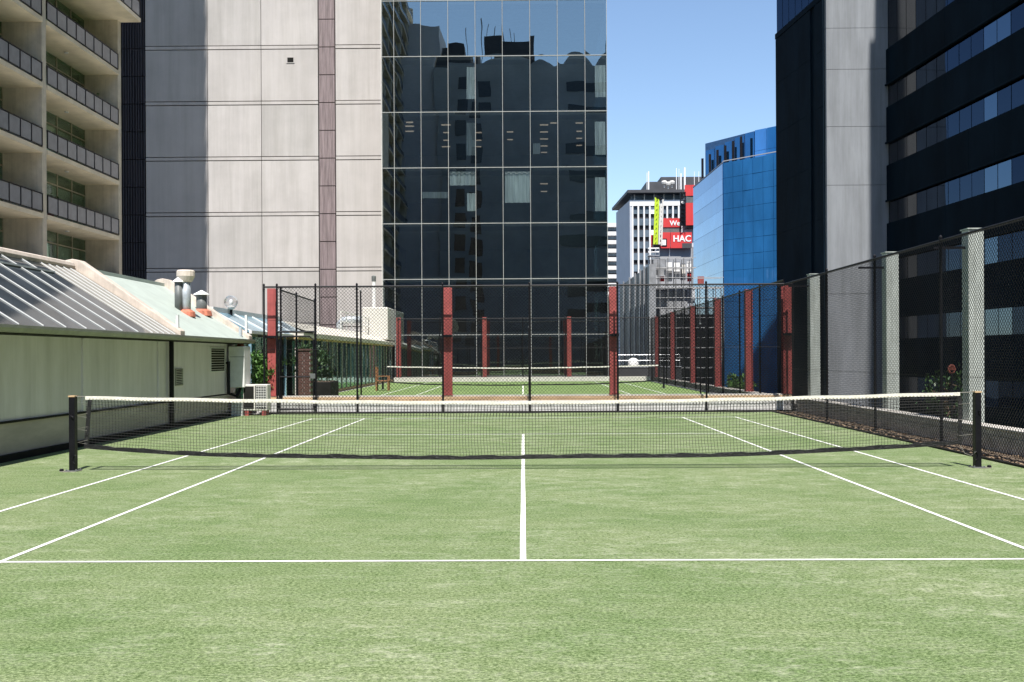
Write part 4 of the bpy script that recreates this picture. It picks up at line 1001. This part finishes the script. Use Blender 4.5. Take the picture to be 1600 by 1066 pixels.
MB().hexa(*facet(C0, u2, n2, .0, 14, ztp + .002, ztp + .12, .10)).hexa(*facet(C0, u1, n1, 0, 17, ztp + .122, ztp + .2, .10)).build('coping', M['shadeconc'], bl)
# upper storey
UY = 100 + CY; U0 = Vector((WY(UY, 1180, 300).x, UY)); zu = WY(UY, 1180, 204).z; U1 = U0 + u1 * 12; U2v = U0 + Vector((-.55, .83)) * 7
MB().prism([tuple(U0), tuple(U1), (U1.x + 6, U1.y + 12), tuple(U2v)], ztp + .0, zu - .05).build('upper_storey', M['bluebar'], bl)
nu2 = Vector((-.83, -.55))
for i in range(8): MB().hexa(*facet(U0, u1, n1, .03 + i * 1.4, 1.4 + i * 1.4 - .02, ztp + 2.1, zu, .05)).hexa(*facet(U0, u1, n1, .03 + i * 1.4, 1.4 + i * 1.4 - .02, ztp + .5, ztp + 2.07, .05)).build('upper_pane', M['blueglass'], bl)
for i in range(5): MB().hexa(*facet(U0, Vector((-.55, .83)), nu2, .05 + i * 1.4, 1.4 + i * 1.4 - .12, ztp + .4, zu - .1 - .18 * i, .05)).build('upper_pane', M['bluefacet'], bl)
q = MB()
for i in range(6):
    p_ = U0 + Vector((-.55, .83)) * (1.2 + i * 1.1); q.bar((p_.x - .6, p_.y - .5, ztp), (p_.x - .6, p_.y - .5, zu - .5 - .25 * i), .22)
q.build('louvre_frames', M['black'], bl)

# ------------------------------------------------------------------ white office building and balcony block far away
WYD = 150.0
wo = thing('office_building', 'white concrete office block with gridded windows and a dark roof storey', 'building', (18, WYD, -4))
wx0 = WY(WYD, 984, 350).x; wx1 = wx0 + 15; wz = lambda py: WY(WYD, 1000, py).z
MB().box(wx0 + .4, wx1, WYD + .5, WYD + 20, -4, wz(331)).build('core', M['spandrel'], wo)
cw = (WY(WYD, 1002.5, 350).x - wx0 - .0) / 2.05
q = MB()
for i in range(17): x = wx0 + .45 + i * cw * 1.0; q.box(x - .13, x + .13, WYD - .12, WYD + .5, -4, wz(322.5))
q.build('column', M['whiteconc'], wo)
MB().box(wx0, wx1, WYD - .14, WYD + .6, wz(322), wz(313)).build('white_band', M['whiteconc'], wo)
fh = (wz(324) - wz(378)) / 3
for k in range(8):
    zt = wz(323) - k * fh
    for i in range(16):
        x = wx0 + .45 + i * cw; MB().box(x + .14, x + cw - .14, WYD + .2, WYD + .4, zt - fh * .62, zt - .05).build('window', M['officeglass'] if random.random() < .8 else M['blind'], wo) if k < 6 else None
sx_ = lambda py: WY(WYD + 12, 970, py)
MB().hexa([(wx0 - .9, WYD + 14, -4), (wx0, WYD - .14, -4), (wx0 + .39, WYD + .0, -4), (wx0 + .3, WYD + 14, -4)], [(wx0 - .9, WYD + 14, wz(313)), (wx0, WYD - .14, wz(313)), (wx0 + .39, WYD, wz(313)), (wx0 + .3, WYD + 14, wz(313))]).build('side_wall', M['shadeconc'], wo)  # side of the white block, its shade put into the blue-grey colour
MB().box(wx0 + .5, wx1, WYD + 1.5, WYD + 18, wz(331), wz(300)).build('top_storey', M['officeglass'], wo)
MB().hexa([(wx0 - .4, WYD - .9, wz(302.5)), (wx1, WYD - .9, wz(302.5)), (wx1, WYD + 19, wz(302.5)), (wx0 - 1.2, WYD + 19, wz(302.5))], [(wx0 - .4, WYD - .9, wz(298)), (wx1, WYD - .9, wz(298)), (wx1, WYD + 19, wz(298)), (wx0 - 1.2, WYD + 19, wz(298))]).build('roof_slab', M['charcoal'], wo)
q = MB()
for i in range(9): q.box(wx0 + .8 + i * 1.6, wx0 + .95 + i * 1.6, WYD + .6, WYD + .75, wz(313), wz(302.6))
q.build('posts', M['offwhite'], wo)
px_ = lambda a: WY(WYD + 6, a, 300).x; pz_ = lambda b_: WY(WYD + 6, 1040, b_).z
MB().box(px_(1010), px_(1050), WYD + 6, WYD + 16, wz(298), pz_(284)).build('plant_room', M['charcoal'], wo)
MB().box(px_(1034), px_(1107), WYD + 7, WYD + 16, wz(298), pz_(275)).build('plant_room', M['charcoal'], wo)
q = MB()
for a, top, r in ((1011, 270, .05), (1013.5, 268, .12), (1057, 263, .06), (1064, 271, .12), (1070, 262, .16), (1085, 268, .05), (1092, 268, .05), (1061, 264, .04)):
    x = WY(WYD + 5, a, 300).x; MB().tube([(x, WYD + 5, pz_(298)), (x, WYD + 5, WY(WYD + 5, a, top).z)], r, 6).build('antenna', M['sitewhite'], wo)
q = MB()
for a, b_ in ((1038, 285), (1044, 287), (1050, 285)):
    p_ = WY(WYD + 4, a, b_); q.lathe([(.1, -.9), (.1, -.4), (.42, -.3), (.5, 0), (.35, .25), (.1, .3)], p_, 10)
q.build('dish', M['offwhite'], wo)

bb = thing('apartment_building', 'distant white building with stepped balconies between the glass tower and white office', 'building', (20, 190, -4), )
BY = 185.0; bx0 = WY(BY, 944, 400).x; bx1 = WY(BY, 972, 400).x
MB().box(bx0, bx1 + 3, BY, BY + 20, -4, WY(BY, 960, 352).z).build('wall', M['spandrel'], bb)
for k in range(9):
    zt = WY(BY, 960, 350 + k * 13.3).z; MB().hexa([(bx0, BY - 1.6, zt - .75), (bx1 + 3, BY - 1.0, zt - .75), (bx1 + 3, BY - .01, zt - .75), (bx0, BY - .01, zt - .75)], [(bx0, BY - 1.6, zt), (bx1 + 3, BY - 1.0, zt), (bx1 + 3, BY - .01, zt), (bx0, BY - .01, zt)]).build('balcony', M['whiteconc'], bb)
    MB().box(bx0 + .2, bx1 + 2.8, BY - .3, BY - .02, zt - 1.35, zt - .8).build('window', M['officeglass'], bb)

# ------------------------------------------------------------------ construction site
SY = 120.0
def textmesh(body, loc, size, m, parent, name='lettering'):
    cu = bpy.data.curves.new(name, 'FONT'); cu.body = body; cu.size = size; cu.extrude = .02; cu.offset = size * .022; cu.align_x = 'LEFT'
    tmp = bpy.data.objects.new('tmp', cu); COL.objects.link(tmp)
    bpy.context.view_layer.update()
    me = bpy.data.meshes.new_from_object(tmp.evaluated_get(bpy.context.evaluated_depsgraph_get())); bpy.data.objects.remove(tmp)
    me.transform(Matrix.Translation(loc) @ Matrix.Rotation(math.pi / 2, 4, 'X'))
    q, p_ = Vector((0, 0, 0)), parent
    while p_: q += p_.location; p_ = p_.parent
    me.transform(Matrix.Translation(-q)); me.materials.clear(); me.materials.append(m); me.name = name
    o = bpy.data.objects.new(name, me); COL.objects.link(o); o.parent = parent; return o
def sbox(px0, px1, py0, py1, Y, dep):
    a, c = WY(Y, px0, py1), WY(Y, px1, py0); return (a.x, c.x, Y, Y + dep, a.z, c.z)
lc = thing('lift_core', 'grey concrete lift core of the building site rising behind the scaffold', 'building', (17, SY + 3, -4))
c = sbox(1031, 1088, 386, 420, SY + .6, 5); MB().box(c[0], c[1], c[2], c[3], -4, c[5]).build('core', M['core'], lc)
MB().box(c[0] + 1.2, c[0] + 1.35, c[2] - .1, c[2] - .002, -4, c[5]).box(c[1] - .5, c[1] - .4, c[2] - .1, c[2] - .002, -4, c[5]).build('guide_rail', M['galv'], lc)
c2 = sbox(1064, 1090, 353, 420, SY + 2.2, 3.4); MB().box(c2[0], c2[1], c2[2], c2[3], c[5] - .5, c2[5]).build('upper_core', M['shadeconc'], lc)
s1 = thing('site_screen', 'red site screen lettered HAC with a square cut-out window', 'screen', (15, SY, 10))
c = sbox(1018, 1081, 363, 388, SY, .35)
xs = WY(SY, 1047.5, 380).x; sc0 = MB().box(xs + .03, c[1], SY, SY + .35, c[4], c[5]).box(c[0] + 1.0, xs - .03, SY, SY + .35, c[4], c[5]).build('panel', M['sitered'], s1)
MB().box(c[0], c[0] + .95, SY + .3, SY + .6, c[4] + .1, c[5] - .3).build('side_panel', M['sitered'], s1)
o_ = sbox(1034, 1042, 373, 385, SY - .06, .05); MB().box(*o_).build('window_frame', M['black'], s1)
o_ = sbox(1035.2, 1040.5, 374.7, 383.3, SY - .09, .028); MB().box(*o_).build('window', M['sitewhite'], s1)
o_ = sbox(1066, 1081, 380, 387.8, SY - .06, .05); MB().box(*o_).build('dark_patch', M['charcoal'], s1)
p = WY(SY - .03, 1051.5, 377.5); hgt = WY(SY, 1052, 368).z - p.z; textmesh('HAC', (p.x, SY - .03, p.z), hgt * 1.42, M['sitewhite'], s1)
s2 = thing('site_screen', 'smaller red site screen lettered We above the long red one', 'screen', (16, SY + .2, 12))
c = sbox(1036.5, 1064.5, 341, 355.2, SY + .2, .3); MB().box(*c).build('panel', M['sitered'], s2)
MB().box(c[0], c[1], SY + .3, SY + .5, c[4] - 1.5, c[4] - .01).build('lower_panel', M['greymetal'], s2)
p = WY(SY + .17, 1046.5, 352.3); hgt = WY(SY, 1050, 344.5).z - p.z; textmesh('We', (p.x, SY + .17, p.z), hgt * 1.42, M['sitewhite'], s2)
s3 = thing('site_screen', 'tall red boxed site screen beside the blue glass building', 'screen', (18, SY, 13))
for (a0, a1, nm) in ((289, 306, 'upper_box'), (317, 352, 'lower_box')):
    c = sbox(1080.5, 1091, a0, a1, SY + 1.0, 3.2); MB().box(*c).build(nm, M['sitered'], s3)
    a = WY(SY + 1.0, 1080.5, a1); b1 = WY(SY + 7.5, 1071, a1)
    MB().hexa([(a.x - .01, SY + 1.0, c[4]), (a.x - .01, SY + 4.2, c[4]), (a.x - .25, SY + 4.2, c[4]), (a.x - .9, SY + 1.05, c[4])], [(a.x - .01, SY + 1.0, c[5]), (a.x - .01, SY + 4.2, c[5]), (a.x - .25, SY + 4.2, c[5]), (a.x - .9, SY + 1.05, c[5])]).build('side_panel', M['sitered'], s3)
c = sbox(1073, 1091, 306, 317, SY + 1.1, 3); MB().box(*c).build('middle_panel', M['greymetal'], s3)
c = sbox(1073, 1089, 352, 356, SY + 1.1, 2); MB().box(*c).build('underside_frame', M['black'], s3)
h1 = thing('hoist_mast', 'black climbing hoist mast left of the tall red boxed screen', 'hoist', (17, SY, 10))
c = sbox(1063.5, 1071.5, 300, 358, SY - .4, .5); q = MB()
for x in (c[0], c[1] - .1):
    for y in (SY - .4, SY): q.box(x, x + .1, y, y + .1, c[4], c[5])
nk = 9
for i in range(nk):
    za = c[4] + (c[5] - c[4]) * i / nk; zb_ = c[4] + (c[5] - c[4]) * (i + 1) / nk; q.bar((c[0], SY - .41, za), (c[1], SY - .41, zb_), .07); q.box(c[0], c[1], SY - .38, SY + .05, zb_ - .08, zb_)
q.build('mast', M['black'], h1); c = sbox(1064, 1071, 318, 352, SY - .1, .25); MB().box(*c).build('cage', M['charcoal'], h1)
b1 = thing('placing_boom', 'lime green concrete placing boom folded upright beside the red screens', 'crane', (14, SY - 1, 8))
def lattice(px0, px1, py0, py1, Y, m, name, par):
    a, c = WY(Y, px0, py1), WY(Y, px1, py0); q = MB(); x0, x1 = a.x, c.x
    sl_ = .12 * (c.z - a.z) * 0
    for x in (x0, x1): q.bar((x - .12, Y, a.z), (x + .12, Y, c.z), .2)
    n_ = 10
    for i in range(n_):
        z0_ = a.z + (c.z - a.z) * i / n_; z1_ = a.z + (c.z - a.z) * (i + 1) / n_; s0 = -.12 + .24 * i / n_; s1_ = -.12 + .24 * (i + 1) / n_
        q.bar((x0 + s0, Y, z0_), (x1 + s1_, Y, z1_), .1); q.bar((x1 + s0, Y + .1, z0_), (x0 + s1_, Y + .1, z1_), .1)
    return q.build(name, m, par)
lattice(1023.2, 1027.5, 308, 382, SY - 1, M['lime'], 'boom', b1)
a = WY(SY - .9, 1025.5, 382); c_ = WY(SY - .9, 1026.5, 309); MB().bar((a.x, SY - .85, a.z), (c_.x, SY - .85, c_.z), .26, .2).build('boom_pipe', M['lime'], b1)
lattice(1031, 1034.5, 312, 384, SY - .8, M['offwhite'], 'second_boom', b1)
a = WY(SY - 1, 1026, 308); c_ = WY(SY - 1, 1034, 312); MB().bar((a.x - .2, SY - 1, a.z + .2), (c_.x, SY - 1, c_.z), .3).build('knuckle', M['black'], b1)
c = sbox(1021, 1031, 382, 389, SY - 1.3, .9); MB().box(*c).build('base', M['black'], b1)
sp = thing('site_platform', 'small railed steel platform under the lime green boom', 'platform', (13, SY - 1.5, 8))
c = sbox(1013, 1030, 388, 400, SY - 1.6, 2); q = MB().box(c[0], c[1], c[2], c[3], c[4], c[4] + .12)
for z in (c[4] + .5, c[5]): q.tube([(c[0], SY - 1.6, z), (c[1], SY - 1.6, z)], .04, 6)
for i in range(4): x = c[0] + (c[1] - c[0]) * i / 3; q.tube([(x, SY - 1.6, c[4]), (x, SY - 1.6, c[5])], .04, 6)
q.tube([(c[0] + .2, SY - .6, -4), (c[0] + .2, SY - .6, c[4])], .12, 6); q.build('deck_frame', M['galv'], sp)

# scaffold in front
SCY = 74.0
sf = thing('scaffold', 'grey tube scaffold with sheeted bays in front of the building site', 'scaffold', (15, SCY, -4))
xa, xb, xc = WY(SCY, 1019, 500).x, WY(SCY, 1088, 500).x, WY(SCY, 1131, 500).x
zt1, zt2 = WY(SCY, 1050, 404).z, WY(SCY, 1110, 447).z
q = MB(); n_ = 9
for i in range(n_ + 1):
    x = xa + (xc - xa) * i / n_; zt = zt1 if x < xb + .2 else zt2
    for y in (SCY, SCY + 1.2): q.tube([(x, y, -4), (x, y, zt)], .04, 6)
z = -3.0
while z < zt1:
    xe = xb if z > zt2 else xc
    for y in (SCY, SCY + 1.2): q.tube([(xa, y, z), (xe, y, z)], .035, 6); q.tube([(xa, y, z + .9), (xe, y, z + .9)], .025, 6)
    z += 1.75
q.build('tubes', M['scaf'], sf)
q = MB(); z = -3.0
while z < zt1: q.box(xa, xb if z > zt2 else xc, SCY + .1, SCY + 1.1, z + .04, z + .09); z += 1.75
q.build('decks', M['scaf'], sf)
for i, (a0, a1, b0, b1_, m) in enumerate(((1042, 1050, 410, 440, 'sitewhite'), (1053, 1062, 409, 436, 'sitewhite'), (1073, 1081, 409, 424, 'sitewhite'), (1063, 1071, 412, 438, 'offwhite'), (1030, 1038, 432, 440, 'sitered'), (1074, 1080, 426, 440, 'sitered'), (1090, 1100, 432, 446, 'redbase'), (1021, 1040, 405, 430, 'galv'), (1044, 1070, 452, 470, 'galv'), (1074, 1086, 448, 474, 'shadeconc'), (1024, 1042, 455, 480, 'galv'))):
    c = sbox(a0, a1, b0, b1_, SCY + 1.3 + .05 * i, .04); MB().box(*c).build('sheet', M[m], sf)
MB().box(xa, xc, SCY + 2.2, SCY + 2.4, -4, WY(SCY, 1050, 490).z).build('hoarding', M['charcoal'], sf)
bk2 = thing('building_frame', 'grey concrete frame of the unfinished building behind the scaffold', 'building', (15, SCY + 4, -4))
MB().box(xa + .2, xb - .1, SCY + 4, SCY + 12, -4, zt1 - .9).build('frame_wall', M['core'], bk2)
q = MB()
for k in range(4): q.box(xa + .1, xb, SCY + 3.4, SCY + 3.99, -2 + k * 3.2, -1.7 + k * 3.2)
q.build('floor_slabs', M['shadeconc'], bk2)
# dark corrugated wall
cwl = thing('corrugated_wall', 'tall dark grey corrugated metal wall left of the scaffold', 'wall', (10.9, 80, -4))
X = WY(71.5, 1017, 500).x; ztc = WY(71.5, 1017, 414).z; pts = []; y = 71.5; i = 0
while y < 98: pts.append((X - (.10 if i % 4 in (1, 2) else 0), y)); y += .16 if i % 2 else .34; i += 1
poly = pts + [(X + .4, y), (X + .4, 71.5)]
MB().prism(poly, -4, ztc).build('sheeting', M['corr'], cwl)
q = MB()
for y in (74, 77, 81, 86, 92): q.tube([(X - .25, y, -4), (X - .25, y, ztc + .1)], .09, 6)
q.build('pipe', M['galv'], cwl)
MB().box(X - .14, X + .42, 71.35, 71.49, -4, ztc + .05).build('end_post', M['galv'], cwl)
# terrace beyond the far court: grey hoarding, handrail and a white dome
h2 = thing('hoarding', 'low grey hoarding beyond the right end of the far court', 'wall', (7, 52, -4)); 
a = WY(52, 972, 580); MB().box(TX1 + .6, 10.4, 52, 52.2, -4, WY(52, 1000, 574).z).build('panel', M['charcoal'], h2); MB().box(TX1 + .6, 10.4, 51.95, 52.25, WY(52, 1000, 574).z + .002, WY(52, 1000, 574).z + .06).build('cap', M['shadeconc'], h2)
rail('handrail', 'grey pipe handrail on the hoarding beyond the far court', [(TX1 + .7, 52.1, WY(52, 1000, 574).z + .06), (10.3, 52.1, WY(52, 1000, 574).z + .06)], .75, M['galv'], .03)
p = WY(52.9, 989.5, 572)
dm = thing('white_dome', 'small white rounded dome beyond the far court behind the hoarding', 'dome', (p.x, 52.9, p.z - .5))
MB().lathe([(.36, -1.0), (.37, 0), (.36, .2), (.30, .4), (.2, .5), (.05, .54)], p, 16).build('dome', M['sitewhite'], dm, True); MB().lathe([(.4, -1.2), (.4, -1.0)], p, 16).build('base', M['galv'], dm)
